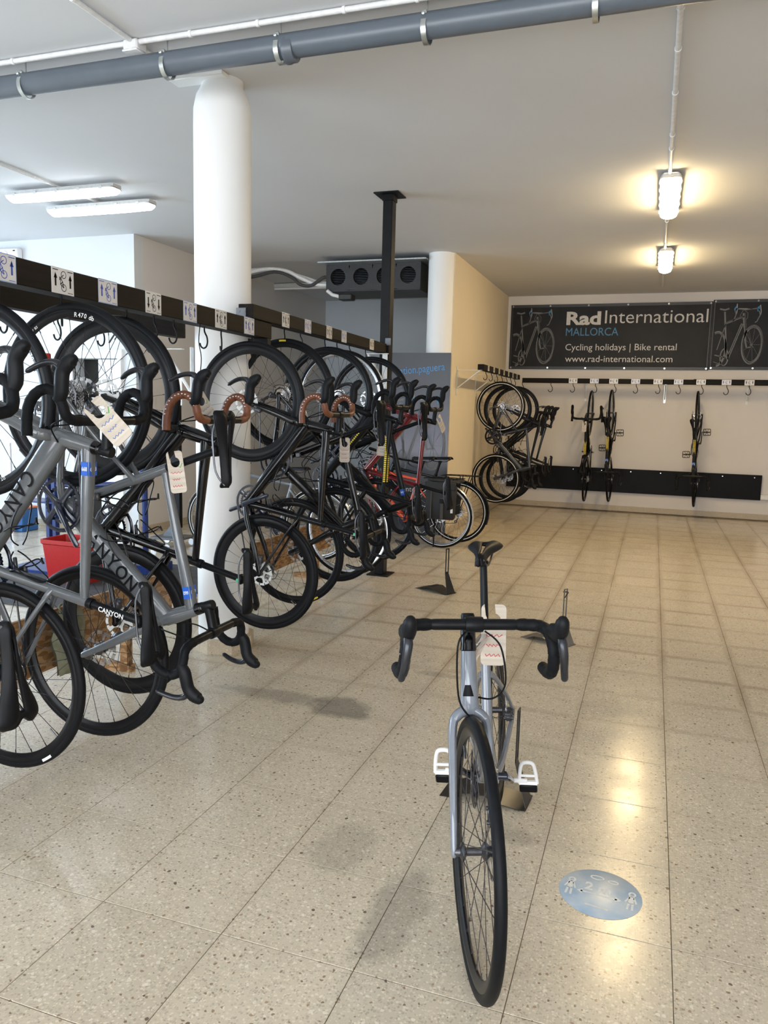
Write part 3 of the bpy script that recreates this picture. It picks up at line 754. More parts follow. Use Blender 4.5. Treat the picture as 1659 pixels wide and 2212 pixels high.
    if rack:
        m = MB(); zt = wheel+.050
        for s in (-1, 1):
            m.tube(cr([P(.20, zt, s*.03), P(.10, zt+.01, s*.06), P(-.20, zt+.01, s*.06), P(-.24, zt+.01, s*.03)], 3), .005, 6); m.tube([P(-.03, zt+.008, s*.062), P(0, 0, s*.075)], .005, 6); m.tube([P(-.14, zt+.008, s*.062), P(0, .0, s*.075)], .005, 6)
        for x in (.08, .0, -.08, -.16, -.23): m.tube([P(x, zt+.01, -.06), P(x, zt+.01, .06)], .004, 6)
        m.build('luggage_rack', MATT, root)
    if kick:
        m = MB(); m.tube([P(.05, -.03, .07), P(.03, -.32, .16)], .008, 8); m.build('kickstand', MATT, root)
    return root
# ------------------------------------------------------------------ the room
ZC = 3.275; YB = 12.36; XL = -9.0; XR = 3.6; YF = -3.4
M_WALL = wall_mat('white_wall_paint', (.70, .665, .64), .55)
M_WALLC = wall_mat('white_wall_paint_workshop', (.68, .69, .70), .12)
M_CREAM = wall_mat('cream_wall_paint', (.72, .63, .48), .75)
M_CEIL = wall_mat('ceiling_paint', (.67, .68, .695), 0)
M_COL = wall_mat('column_paint', (.83, .83, .82), .45, .5)
M_TILE = terrazzo('terrazzo_tile', (.56, .487, .375), .19)
M_SKIRT = terrazzo('terrazzo_skirting', (.50, .42, .31), .4, .6, False)
M_GROUT = mat('grout', (.20, .16, .115), .8, var=.4, scale=6)
GLASS = mat('window_glass', (.9, .95, 1), .05, alpha=.12)
ALUF = mat('window_aluminium', (.6, .6, .6), .4, .6)
fl = struct(MB().box((-2.7, 4.48, -.054), (13.2, 16.4, .10)).build('floor', M_GROUT, None, 0))
def pxy(x, y):
    d = V((x, y, -CAM_H)); w = d.dot(_f)
    return (829.5+CAM_F*d.dot(_R)/w, 1106-CAM_F*d.dot(_U)/w) if w > .3 else (-9e9, 0)
tiles = []; rest = []
for i in range(-19, 14):
    for j in range(-25, 16):
        x0 = -1.854+.4*i; y0 = 2.538-.4*j; cx, cy = x0+.2, y0-.2
        if not (XL < cx < XR and YF < cy < YB-.1): continue
        if cx < -5.4 and cy > 7.3: continue
        q = [pxy(x0+a, y0-b) for a in (0, .4) for b in (0, .4)]
        vis = any(-30 < u < 1690 and 0 < v < 2250 for u, v in q)
        (tiles if vis else rest).append((cx*cx+cy*cy, cx, cy))
tiles.sort()
tm = MB().box((0, 0, -.006), (.3978, .3978, .012), bev=.0010).mesh('floor_tile', M_TILE, 0)
for k, (d, cx, cy) in enumerate(tiles[:300]): obj('floor_tile', tm, fl, T(cx, cy, 0))
m = MB()
for (d, cx, cy) in tiles[300:]+rest: m.box((cx, cy, -.006), (.3972, .3972, .012))
m.build('floor_tiling', M_TILE, fl, 0)['kind'] = 'stuff'
struct(MB().box((-2.7, 4.48, ZC+.05), (13.2, 16.4, .1)).build('ceiling', M_CEIL, None, 0))
struct(MB().box((.6, YB+.08, ZC/2), (6.0, .16, ZC)).build('wall_back', M_WALL, None, 0))
struct(MB().box((-5.75, YB+.08, ZC/2), (6.7, .16, ZC)).build('wall_recess', wall_mat('daylight_tinted_wall_paint', (.60, .66, .72), .1), None, 0))  # white wall with the recess's bluish daylight painted into its colour
struct(MB().box((XR+.08, 4.5, ZC/2), (.16, 16.2, ZC)).build('wall_right', M_WALL, None, 0))
struct(MB().box((-2.345, (8.90+YB)/2, ZC/2), (.13, YB-8.90, ZC)).build('wall_partition', M_CREAM, None, 0))
# workshop wall with a doorway
m = MB(); yw = 7.2
m.prism([(XL, 0), (-6.24, 0), (-6.24, 1.955), (-5.625, 1.955), (-5.625, 0), (-5.41, 0), (-5.41, ZC), (XL, ZC)], yw, yw+.16, lambda u, v, t: V((u, t, v)))
struct(m.build('wall_workshop', M_WALLC, None, 0))
struct(MB().box((-5.46, (yw+.16+YB)/2, ZC/2), (.10, YB-yw-.16, ZC)).build('wall_return', M_WALL, None, 0))
m = MB(); m.box((-5.95, 8.55, 1.2), (.9, .1, 2.4)); m.box((-6.4, 7.95, 1.2), (.1, 1.2, 2.4)); m.box((-5.56, 7.95, 1.2), (.08, 1.2, 2.4)); m.box((-5.95, 7.95, 2.3), (.9, 1.2, .1))
struct(m.build('wall_cupboard', mat('cupboard_grey', (.30, .30, .29), .8), None, 0))
m = MB(); m.box((-5.925, yw-.01, 2.005), (.72, .06, .10), bev=.006); m.box((-6.265, yw-.01, .98), (.05, .06, 1.95), bev=.004); m.box((-5.605, yw-.01, .98), (.05, .06, 1.95), bev=.004)
struct(m.build('trim_1', mat('door_frame_white', (.82, .83, .84), .4), None, 0))
m = MB(); m.box((-5.79, yw+.05, .98), (.30, .04, 1.94), bev=.004); dr = struct(m.build('door_1', mat('door_white', (.78, .79, .80), .45), None, 0))
m = MB(); m.lathe([(.012, 0), (.012, -.05)], 12, o=(-5.90, yw+.03, 1.02)); m.tube([(-5.90, yw-.025, 1.02), (-5.80, yw-.025, 1.02)], .009, 8); m.build('door_handle', ALU, dr)
# glazed shop front behind the photographer, glazed workshop side
def glazing(n, o, ux, width, h0, h1, panes):
    m = MB(); nn = V((0, 0, 1)).cross(V(ux)); Mx = frame_m(o, ux, z=(0, 0, 1))
    w = width/panes
    for k in range(panes+1): m.box((k*w, 0, (h0+h1)/2), (.06, .08, h1-h0), Mx)
    m.box((width/2, 0, h0), (width, .08, .06), Mx); m.box((width/2, 0, h1), (width, .08, .06), Mx)
    f = struct(m.build('window_%d' % n, ALUF, None, 0))
    for k in range(panes): MB().box(((k+.5)*w, 0, (h0+h1)/2), (w-.06, .01, h1-h0-.06), Mx).build('pane', GLASS, f, 0)
def shell(nm, boxes):
    m = MB()
    for c, s in boxes: m.box(c, s)
    struct(m.build(nm, M_WALL, None, 0))
shell('wall_front', [(((XL-5.9)/2, YF-.1, ZC/2), (-5.9-XL, .16, ZC)), (((XR+2.7)/2, YF-.1, ZC/2), (XR-2.7, .16, ZC)), ((-1.6, YF-.1, .11), (8.6, .16, .22)), ((-1.6, YF-.1, 3.15), (8.6, .16, .25))])
glazing(2, (-5.9, YF-.1, 0), (1, 0, 0), 8.6, .22, 3.02, 5)
shell('wall_left', [((XL-.08, -1.45, ZC/2), (.16, 3.9, ZC)), ((XL-.08, 9.2, ZC/2), (.16, 6.6, ZC)), ((XL-.08, 3.2, .11), (.16, 5.4, .22)), ((XL-.08, 3.2, 3.12), (.16, 5.4, .31))])
glazing(3, (XL-.08, 5.9, 0), (0, -1, 0), 5.4, .22, 2.96, 4)
# skirtings
def skirt(nm, x0, y0, x1, y1, off=.008):
    d = V((x1-x0, y1-y0, 0)); L = d.length; m = MB(); Mx = frame_m((x0, y0, 0), d, z=(0, 0, 1)); m.box((L/2, 0, .042), (L, .016, .084), Mx, bev=.003)
    struct(m.build(nm, M_SKIRT, None, 0))
skirt('baseboard_back', -2.27, YB-.008, XR, YB-.008); skirt('baseboard_partition', -2.272, 8.80, -2.272, YB-.02)
skirt('baseboard_workshop', XL, yw-.008, -6.30, yw-.008); skirt('baseboard_return', -5.402, yw+.02, -5.402, YB); skirt('baseboard_recess', -5.40, YB-.008, -2.42, YB-.008)
def column(x, y, r, lbl):
    m = MB(); m.lathe([(r*.93, 0), (r*.94, .1), (r*.985, 1.0), (r, 2.1), (r, 2.97), (r*1.0, 3.02), (r*.99, 3.12), (r*.9, 3.19), (r*.72, 3.24), (r*.72, ZC)], 40, o=(x, y, 0), ax=(0, 0, 1))
    c = m.build('column', M_COL); struct(c)
    m = MB(); m.lathe([(r*1.16, 0), (r*1.16, .085), (r*.94, .09)], 8, o=(x, y, 0), ax=(0, 0, 1)); m.build('plinth', M_SKIRT, c, 20)
    return c
c1 = column(-2.418, 4.033, .162, ''); m = MB(); m.box((-2.50, 3.93, ZC-.012), (.34, .10, .024), MX.Identity(4), bev=.004); m.build('top_plate', M_COL, c1)
m = MB()
m.lathe([(.155, 0), (.155, ZC)], 36, o=(-2.445, 8.93, 0), ax=(0, 0, 1)); struct(m.build('column', M_COL)); 

# ------------------------------------------------------------------ ceiling pipe, conduits, lamps
PIPE = mat('grey_pvc', (.105, .125, .150), .34, var=.05, scale=8)
PVC = mat('white_conduit', (.74, .74, .74), .4)
p = thing('drain_pipe', 'thick grey plastic drain pipe hung under the ceiling by metal clamps', 'pipe', T(-1, 3.52, 3.15))
p.matrix_local = T(0, 3.515, 3.15)
m = MB(); m.tube([(-8.0, 0, 0), (3.5, 0, .03)], .0555, 24, lat=(0, 1, 0)); m.build('pipe_run', PIPE, p)
m = MB(); m.lathe([(.056, 0), (.063, .004), (.063, .020), (.059, .026), (.059, .05), (.056, .054)], 28, o=(-1.765, 0, 0), ax=(1, 0, 0)); m.build('socket', PIPE, p)
GALV = mat('galvanised_steel', (.60, .63, .62), .3, .9, var=.15)
def clampmesh():
    m = MB(); m.lathe([(.057, -.011), (.0605, -.012), (.0605, .012), (.057, .011)], 28, ax=(1, 0, 0), closed=True); m.box((0, -.035, .058), (.022, .022, .018), bev=.003); m.lathe([(.005, -.016), (.008, -.014), (.008, .014), (.005, .016)], 10, o=(0, -.05, .045))
    m.tube([(0, 0, .058), (0, 0, .125)], .004, 6, lat=(1, 0, 0)); return m.mesh('pipe_clamp', GALV)
cm = clampmesh()
for x in (-5.2, -4.2, -3.312, -2.42, -1.79, -1.07, -.34, .6, 1.6, 2.6): obj('pipe_clamp', cm, p, T(x, 0, 0))
def conduit(nm, lbl, pts, r, clips, mt=PVC):
    t = thing(nm, lbl, 'conduit'); t.location = pts[0]; m = MB(); o = V(pts[0]); m.tube([V(q)-o for q in pts], r, 10, lat=(0, 0, 1)); m.build('conduit_tube', mt, t)
    cl = cached(('clip', r), lambda: MB().lathe([(r*1.02, -.007), (r*1.28, -.007), (r*1.28, .007), (r*1.02, .007)], 12, ax=(1, 0, 0), closed=True).mesh('conduit_clip', WHITE))
    ax = (V(pts[-1])-V(pts[0]))
    for k in clips: obj('conduit_clip', cl, t, frame_m(ax*k, ax, z=(0, 0, 1)))
    return t
conduit('ceiling_conduit', 'white conduit running along the ceiling parallel to the grey drain pipe', [(-8, 3.46, ZC-.016), (3.5, 3.46, ZC-.016)], .013, [.33, .405, .50, .532, .57, .6, .66, .72, .78])
conduit('ceiling_conduit', 'white conduit crossing the ceiling to the square junction box', [(-2.58, -2, ZC-.014), (-2.58, 3.78, ZC-.014)], .012, [.2, .4, .6, .8, .87])
conduit('ceiling_conduit', 'white conduit on the ceiling above the twin white workshop lights', [(-4.86, -2, ZC-.014), (-4.86, 6.0, ZC-.014)], .011, [.5, .7, .82, .9])
conduit('ceiling_conduit', 'conduit on the ceiling linking the two warm lamps in a line', [(-.01, -2, ZC-.018), (-.01, 11.6, ZC-.018)], .014, [.3, .43, .46, .50, .55, .57, .72, .79])
t = thing('junction_box', 'square white junction box where two ceiling conduits meet', 'junction box', T(-2.585, 3.475, ZC-.03))
MB().box((0, 0, 0), (.085, .085, .05), bev=.008).build('box', PVC, t); MB().box((0, 0, -.028), (.089, .089, .010), bev=.003).build('cover', PVC, t)
WARM = mat('warm_diffuser', (.95, .93, .88), .35, emit=(1.0, .75, .40), es=56)
COOL = mat('cool_diffuser', (.95, .95, .95), .35, emit=(.90, .96, 1.0), es=7)
LBODY = mat('lamp_body_grey', (.55, .55, .54), .45)
def lamp(lbl, M, L, W_, em, grp):
    t = thing('ceiling_lamp', lbl, 'lamp', M, grp)
    # body against the ceiling, clear-edged bulging diffuser below; long axis on local y
    def ring(y, wx, z0, z1, n=10): return [V((wx*math.cos(PI*k/n), y, z0+(z1-z0)*math.sin(PI*k/n)**.8)) for k in range(n+1)]
    m = MB(); h = L/2; w = W_/2
    m.grid([[V((a, y, b)) for a, b in ((-w*s, -.030), (-w*.86*s, -.004), (-w*.5, 0), (w*.5, 0), (w*.86*s, -.004), (w*s, -.030))] for y, s in ((-h, .80), (-h+.03, 1), (h-.03, 1), (h, .80))])
    for y, s in ((-h, .8), (h, .8)): m.add([(-w*s, y, -.030), (-w*.86*s, y, -.004), (w*.86*s, y, -.004), (w*s, y, -.030)], [(0, 1, 2, 3)])
    m.box((0, 0, -.033), (W_*1.0, L*.98, .010), bev=.003)
    m.build('lamp_body', LBODY, t)
    m = MB(); G = [ring(y, w*s, -.038, -.038-.052*q) for y, s, q in ((-h*.985, .70, .05), (-h*.97, .86, .5), (-h*.93, .93, .9), (-h*.5, .95, 1), (0, .95, 1), (h*.5, .95, 1), (h*.93, .93, .9), (h*.97, .86, .5), (h*.985, .70, .05))]
    m.grid(G); m.build('diffuser', em, t)
    cl = cached('lamp_clip', lambda: MB().box((0, 0, 0), (.012, .035, .026), bev=.003).mesh('diffuser_clip', LBODY))
    for s in (-1, 1):
        for yy in (-.8, -.4, 0, .4, .8): obj('diffuser_clip', cl, t, T(s*w, yy*h, -.034))
    return t
lamp('long warm-lit ceiling lamp over the floor, farther from the banner', T(0, 6.86, ZC-.016), 1.12, .155, WARM, 'warm ceiling lamps in a line')
lamp('long warm-lit ceiling lamp, the one close to the banner wall', T(0.005, 9.58, ZC-.016), 1.12, .155, WARM, 'warm ceiling lamps in a line')
lamp('white ceiling tube light beside its twin, the one toward the drain pipe', T(-4.83, 5.48, ZC-.03) @ MX.Rotation(PI/2, 4, 'Z'), 1.12, .14, COOL, 'twin white workshop lights')
lamp('white ceiling tube light beside its twin, the one toward the workshop wall', T(-4.84, 5.97, ZC-.03) @ MX.Rotation(PI/2, 4, 'Z'), 1.12, .14, COOL, 'twin white workshop lights')

# ------------------------------------------------------------------ bike racks
BEAM = wood_mat('dark_stained_beam', (.004, .003, .0025), (.016, .012, .009), .6, (1.2, 30, 30)); BEAM.node_tree.nodes['Principled BSDF'].inputs['Specular IOR Level'].default_value = .15
STEELB = mat('black_painted_steel', (.006, .006, .007), .42, var=.3, scale=14, spec=.2)
CARD = mat('laminated_card', (.68, .66, .64), .22, var=.03)
PAINTW = mat('white_painted_steel', (.75, .75, .74), .4)
GALB = mat('galvanised_bracket', (.16, .17, .185), .45, .6)
def sign_print(blue, down, w=.118, h=.092):
    def f():
        m = Flat(); 
        for s in (-1, 1):
            x = s*w*.33; a = -1 if down else 1
            m.rect(x-w*.035, -h*.22, x+w*.035, h*.22); m.poly([(x-w*.075, a*h*.08), (x+w*.075, a*h*.08), (x, a*h*.30)][::1 if a > 0 else -1])
            m.stroke([(x-w*.12, h*.40), (x+w*.12, h*.40)], h*.03); m.stroke([(x-w*.12, -h*.42), (x+w*.12, -h*.42)], h*.02) if s > 0 or down else None
        r = h*.135; lw = h*.026
        m.ell((.004, h*.25), r, r, lw, 16); m.ell((.004, -h*.25), r, r, lw, 16)
        m.stroke([(.004, h*.25), (-w*.10, h*.12), (-w*.02, -h*.02), (.004, -h*.25)], lw*1.3); m.stroke([(-w*.10, h*.12), (-w*.11, -h*.14), (.004, -h*.25)], lw*1.3); m.stroke([(-w*.02, -h*.02), (-w*.11, -h*.14)], lw*1.3); m.stroke([(-w*.13, h*.16), (-w*.15, h*.02)], lw*1.5)
        return m.mesh('sign_print', INKBLUE if blue else INKB, 0)
    return cached(('sp', blue, down, w, h), f)
def sign(parent, M, blue, down=False, w=.118, h=.092):
    cmesh = cached(('card', w, h), lambda: MB().box((0, 0, 0), (w, h, .0016), bev=.0004).mesh('sign_card', CARD, 0))
    c = obj('sign_card', cmesh, parent, M); obj('sign_print', sign_print(blue, down, w, h), c, T(0, 0, .0014))
    if blue:
        b = cached(('cb', w, h), lambda: Flat().stroke([(-w*.49, -h*.485), (w*.49, -h*.485), (w*.49, h*.485), (-w*.49, h*.485)], h*.035, True).mesh('sign_border', mat('pale_blue_border', (.20, .34, .62), .4), 0)); obj('sign_border', b, c, T(0, 0, .0013))
hookm = MB().tube(cr([(0, 0, .012), (0, 0, -.018), (.006, 0, -.034), (.016, 0, -.05), (.020, 0, -.076), (.012, 0, -.098), (-.006, 0, -.106), (-.023, 0, -.097), (-.030, 0, -.080)], 4), .0042, 8, lat=(0, 1, 0)).mesh('hook', STEELB)
def beam_x1(y): return -2.06-(y-2.04)*(.08/2.07)
def beam_x2(y): return -2.12-(y-3.85)*(.095/2.55)
rk = thing('bike_rack', 'long dark timber bike rack on a black post with arrow cards and hooks', 'bike rack', T(-2.24, 6.4, 0))
rk.matrix_local = T(0, 0, 0)
def beam(parent, fx, y0, y1, z0, z1, th):
    a = V((fx(y0), y0, 0)); b = V((fx(y1), y1, 0)); Mx = frame_m((a.x, a.y, 0), b-a, z=(0, 0, 1))   # local +y points to -x side
    L = (b-a).length; bm = MB().box((L/2, th/2, (z0+z1)/2), (L, th, z1-z0), bev=.003).mesh('beam', BEAM, 0)
    return obj('beam', bm, parent, Mx)
b1 = beam(rk, beam_x1, .6, 4.11, 1.864, 1.954, .09)
b2 = beam(rk, beam_x2, 3.85, 6.42, 1.955, 2.032, .09)
b3 = beam(rk, lambda y: -2.60-(y-2.6)*.045, .6, 4.02, 1.864, 1.96, .07)
DIRB = V((-.0386, 1, 0)).normalized()
def face_m(x, y, z): return frame_m((x+.0012, y, z), DIRB, y=(0, 0, 1))
for k, (y, bl, dn) in enumerate(((1.77, 0, 0), (2.053, 1, 0), (2.34, 0, 0), (2.60, 1, 0), (2.913, 0, 1), (3.213, 1, 0), (3.509, 0, 0), (3.822, 1, 0))): sign(rk, face_m(beam_x1(y), y, 1.909), bl, dn)
for y, bl in ((4.281, 0), (4.626, 1), (5.006, 0), (5.304, 1), (5.959, 0)): sign(rk, face_m(beam_x2(y), y, 1.993), bl, False, .105, .085)
def hook_at(x, y, z, rot=-50): obj('hook', hookm, rk, T(x, y, z) @ MX.Rotation(R(rot), 4, 'Z'))
for y in (1.49, 1.78, 2.085, 2.39, 2.79, 2.99, 3.15, 3.43, 3.60, 3.955): hook_at(beam_x1(y)-.05, y, 1.864, -10 if y in (2.99, 3.15, 3.43) else -50)
for y in (4.37, 4.62, 5.05, 5.29, 5.56, 5.95): hook_at(beam_x2(y)-.05, y, 1.955, -15 if y in (4.62, 5.56) else -50)
for y in (2.3, 2.62, 2.95, 3.27, 3.7): hook_at(-2.63-(y-2.6)*.045, y, 1.864, -10)
m = MB(); m.box((-2.235, 6.42, ZC/2), (.085, .10, ZC), bev=.004); m.build('post', STEELB, rk)
m = MB(); m.box((-2.235, 6.42, .006), (.20, .20, .012), bev=.003); m.build('base_plate', STEELB, rk); m = MB(); m.box((-2.235, 6.42, ZC-.006), (.22, .22, .012), bev=.003); m.box((-2.235, 6.42, ZC-.035), (.10, .115, .05), bev=.003); m.build('top_plate', STEELB, rk)
m = MB(); m.box((-2.19, 3.843, 1.985), (.06, .006, .05)); m.box((-2.17, 3.842, 1.99), (.012, .008, .012)); m.box((-2.20, 3.842, 1.99), (.012, .008, .012)); m.build('bracket', GALB, rk, 0)
m = MB(); m.box((-2.20, 6.366, 2.05), (.05, .006, .06)); m.build('bracket', GALB, rk, 0)
# steel strut frames that carry the beams
m = MB(); m.box((-2.24, 4.06, 1.845), (.22, .04, .035)); m.box((-2.315, 4.06, 1.60), (.05, .045, .50)); m.tube([(-2.16, 4.06, 1.84), (-2.30, 4.06, 1.66)], .016, 6); m.build('bracket', STEELB, rk, 0)
m = MB(); m.box((-2.212, 6.33, 1.80), (.045, .008, .30)); m.box((-2.28, 6.32, 1.945), (.20, .03, .006)); m.tube([(-2.36, 6.32, 1.94), (-2.225, 6.32, 1.72)], .010, 6); m.build('bracket', PAINTW, rk, 0)
m = MB(); m.box((-2.75, 4.0, 1.80), (.16, .03, .005)); m.tube([(-2.80, 4.0, 1.80), (-2.62, 4.0, 1.55)], .010, 6); m.box((-2.61, 4.0, 1.66), (.008, .03, .30)); m.build('bracket', PAINTW, rk, 0)
m = MB(); m.tube(cr([(-2.105, 3.30, 1.865), (-2.12, 3.31, 1.78), (-2.10, 3.30, 1.70), (-2.13, 3.33, 1.60)], 4), .0025, 5); m.build('loose_wire', BLK, rk)
# partition-wall rail
rp = thing('bike_rack', 'short black hook rail with a row of cards on the cream partition wall', 'bike rack', T(0, 0, 0))
m = MB(); m.box((-1.985, 10.45, 2.0), (.075, 2.62, .068), bev=.003); m.build('rail', BEAM, rp)
cmesh = MB().box((0, 0, 0), (.085, .066, .0016)).mesh('sign_card', mat('cream_card', (.60, .56, .46), .4), 0)
for k in range(7):
    y = 9.42+k*.345; c = obj('sign_card', cmesh, rp, frame_m((-1.9465, y, 2.0), (0, 1, 0), y=(0, 0, 1))); obj('sign_print', sign_print(0, 0, .085, .066), c, T(0, 0, .0014))
    obj('hook', hookm, rp, T(-1.985, y+.02, 1.967) @ MX.Rotation(R(-20), 4, 'Z'))
for y in (9.16, 10.2, 11.3):
    m = MB(); m.box((-2.274, y, 1.84), (.006, .03, .34)); m.box((-2.12, y, 1.963), (.30, .03, .005)); m.box((0, 0, 0), (.36, .028, .010), frame_m((-2.125, y, 1.86), (.28, 0, .22), z=(-.22, 0, .28))); m.build('bracket', PAINTW, rp, 0)
# back-wall rail
rb = thing('bike_rack', 'long black hook rail with bike cards under the banner', 'bike rack', T(0, 0, 0))
m = MB(); m.box((.35, 12.035, 1.968), (4.60, .07, .072), bev=.003); m.build('rail', BEAM, rb); m = MB(); m.box((1.75, 12.03, 1.975), (2.5, .075, .072), bev=.003); m.build('rail', BEAM, rb)
SX = (-1.187, -.877, -.60, -.29, .02, .30, .60, .935, 1.23)
for k, x in enumerate(SX): sign(rb, frame_m((x, 11.9905 if x > .5 else 11.998, 1.97), (1, 0, 0), y=(0, 0, 1)), k % 2, False, .125, .075)
for x in (-1.95, -1.516, -1.187, -.862, -.585, -.28, .03, .31, .615, .945, 1.235): obj('hook', hookm, rb, T(x, 12.03, 1.932) @ MX.Scale(1.25, 4))
for x in (-1.02, .13, 1.25, 2.2):
    m = MB(); m.box((x, 12.352, 1.82), (.028, .006, .30)); m.box((x, 12.2, 1.93), (.028, .30, .005)); m.tube([(x, 12.34, 1.72), (x, 12.07, 1.93)], .009, 6, lat=(1, 0, 0)); m.build('bracket', PAINTW if x != .13 else GALV, rb, 0)
# black wheel-rest board along the back wall
wr = thing('wheel_rest_board', 'long black board fixed low on the back wall under the hanging bikes', 'board', T(0, 0, 0))
m = MB(); m.box((-.32, YB-.028, .475), (3.72, .036, .365), bev=.003); m.build('board', mat('black_board', (.003, .003, .003), .5, var=.4, scale=3, spec=.15), wr)
m = MB()
for i in range(9): m.lathe([(.0, 0), (.008, 0), (.008, -.003), (0, -.003)], 8, o=(-2.0+i*.43, YB-.046, .62), ax=(0, 1, 0))
m.build('screws', ALU, wr)
tag(MB().box((1.64, YB-.03, .34), (.20, .06, .075), bev=.006).build('wall_block', PAINTW), 'small white block on the back wall at the end of the black board', 'block')

# ------------------------------------------------------------------ banners
BAN = mat('black_banner_vinyl', (.010, .010, .011), .5, var=.35, scale=3, spec=.25)
HEM = mat('banner_hem', (.026, .027, .030), .4)
PGREY = mat('print_grey', (.13, .134, .138), .5); PLT = mat('print_light_grey', (.30, .30, .31), .5); PBLUE = mat('print_blue', (.045, .19, .36), .5); PWHITE = mat('print_offwhite', (.60, .58, .56), .5)
def print_bike(parent, ox, oy, S):
    """line drawing of a road bike seen from its front quarter; unit box about 1 x 1"""
    SX_ = .84
    def A(l): return [(ox+S*a*SX_, oy+S*b) for a, b in l]
    m = Flat(); fw = (.84, .30)
    for r_, w in ((.36, .035), (.325, .012)): m.ell((ox+S*SX_*fw[0], oy+S*fw[1]), S*SX_*r_*.58, S*r_, S*w, 36, rot=R(-2))
    m.ell((ox+S*SX_*.10, oy+S*.22), S*.16, S*.33, S*.03, 30, R(-88), R(112))
    m.ell((ox+S*SX_*.10, oy+S*.22), S*.143, S*.30, S*.008, 30, R(-88), R(112))
    m.ell((ox+S*SX_*.27, oy+S*.06), S*.072, S*.16, S*.022, 24)
    m.stroke(A([(.60, .70), (.34, .02)]), S*.045); m.stroke(A([(.62, .84), (.25, .71)]), S*.035); m.stroke(A([(.21, .93), (.27, .45), (.31, .05)]), S*.028)
    m.stroke(A([(.62, .90), (.66, .62)]), S*.05); m.stroke(A([(.66, .62), (.70, .34), (.73, .24)]), S*.03); m.stroke(A([(.67, .62), (.80, .33), (.84, .25)]), S*.022); m.stroke(A([(.73, .24), (.87, .26)]), S*.018)
    m.stroke(A([(.31, .05), (.06, .10)]), S*.018); m.stroke(A([(.25, .70), (.10, .20)]), S*.014); m.stroke(A([(.04, -.03), (.30, -.10)]), S*.008)
    m.stroke(A([(.10, .985), (.21, .965), (.30, .99)]), S*.03)
    m.stroke(A([(.44, .985), (.66, .965), (.90, .985)]), S*.02); m.stroke(A([(.44, .98), (.45, .86), (.40, .75)]), S*.018); m.stroke(A([(.92, .98), (.96, .86), (.90, .74), (.86, .72)]), S*.018)
    m.stroke(A([(.62, .96), (.70, .90), (.70, .80), (.64, .76)]), S*.007); m.stroke(A([(.60, .96), (.54, .86), (.60, .78)]), S*.007)
    for a in range(0, 360, 40):
        q = R(a); m.stroke(A([fw, (fw[0]+.185*math.cos(q), fw[1]+.32*math.sin(q))]), S*.004)
    m.build('bike_drawing', PGREY, parent, 0)
    m = Flat(); m.stroke(A([(.62, .845), (.25, .715)]), S*.008); m.stroke(A([(.595, .69), (.335, .01)]), S*.010); m.stroke(A([(.635, .90), (.672, .62)]), S*.010); m.ell((ox+S*SX_*(fw[0]+.012), oy+S*fw[1]), S*.176, S*.36, S*.008, 30); m.stroke(A([(.50, .99), (.80, .975)]), S*.010); m.stroke(A([(.46, 1.08), (.47, .94), (.455, .88)]), S*.014); m.stroke(A([(.95, 1.05), (.975, .92), (.965, .86)]), S*.014)
    m.build('bike_highlight', PLT, parent, 0)
    m = Flat(); m.poly(A([(.40, .98), (.45, 1.05), (.46, .98), (.43, .91)])); m.poly(A([(.88, 1.0), (.94, 1.04), (.945, .95), (.90, .92)])); m.stroke(A([(.70, .56), (.80, .31)]), S*.010); m.build('bike_blue_detail', PBLUE, parent, 0)
def banner(lbl, x0, x1, z0, z1, words):
    w, h = x1-x0, z1-z0; t = thing('banner', lbl, 'banner', frame_m((x0, YB-.012, z0), (1, 0, 0), y=(0, 0, 1)), 'banner panels')
    m = MB(); G = []
    for i in range(41):
        row = []
        for j in range(9): row.append(V((w*i/40, h*j/8, .0015+.0035*math.sin(i*.7+j*.5)*math.sin(PI*j/8))))
        G.append(row)
    m.grid(G); m.build('sheet', BAN, t, 80)
    m = Flat(); m.stroke([(.022, .022), (w-.022, .022), (w-.022, h-.022), (.022, h-.022)], .044, True, z=.0062); m.build('hem', HEM, t, 0)
    em = cached('eyelet', lambda: MB().lathe([(.006, 0), (.013, .001), (.013, .004), (.006, .004)], 12, ax=(0, 0, 1), closed=True).mesh('eyelet', STEEL))
    for k in range(6):
        for v in (.024, h-.024): obj('eyelet', em, t, T(.03+(w-.06)*k/5, v, .007))
    pr = obj('print', MB().box((w/2, h/2, .0058), (w-.1, h-.1, .0004)).mesh('print', BAN, 0), t)
    pr.location.z = .002
    gz = obj('artwork', Flat().rect(.05, .05, .06, .06).mesh('artwork', BAN, 0), t); gz.location.z = .0085
    print_bike(gz, .03, .135, .74)
    if words:
        X = lambda x: x-x0
        Z = lambda z: z-z0
        def line(nm, body, xa, xb, zb, hh, mt, bold=0):
            tot = text2d(body, bold); k = (xb-xa)/(tot[3]-tot[2]); pre = ''
            for wd in body.split(' '):
                x_ = xa+((text2d(pre+wd[0], bold)[3]-(text2d(wd[0], bold)[3]-text2d(wd[0], bold)[2]))-tot[2])*k if pre else xa; tw_ = text2d(wd, bold)
                f = Flat(); f.text(wd, X(x_), Z(zb), (tw_[3]-tw_[2])*k, hh, bold); f.build(nm, mt, gz, 0); pre += wd+' '
        line('lettering', 'Rad', -1.37, -.86, 2.835, .19, PWHITE, .035); line('lettering', 'International', -.80, .645, 2.845, .19, PWHITE, -.004)
        line('lettering', 'MALLORCA', -1.37, -.595, 2.665, .115, PBLUE); line('lettering', 'Cycling holidays | Bike rental', -1.365, .245, 2.445, .095, PWHITE); line('lettering', 'www.rad-international.com', -1.36, .20, 2.27, .095, PWHITE)
    return t
banner('long black banner with white shop lettering and a bike drawing', -2.228, .70, 2.155, 3.14, True)
banner('black banner panel with a bike drawing, adjoining the lettered one', .702, 3.55, 2.165, 3.16, False)
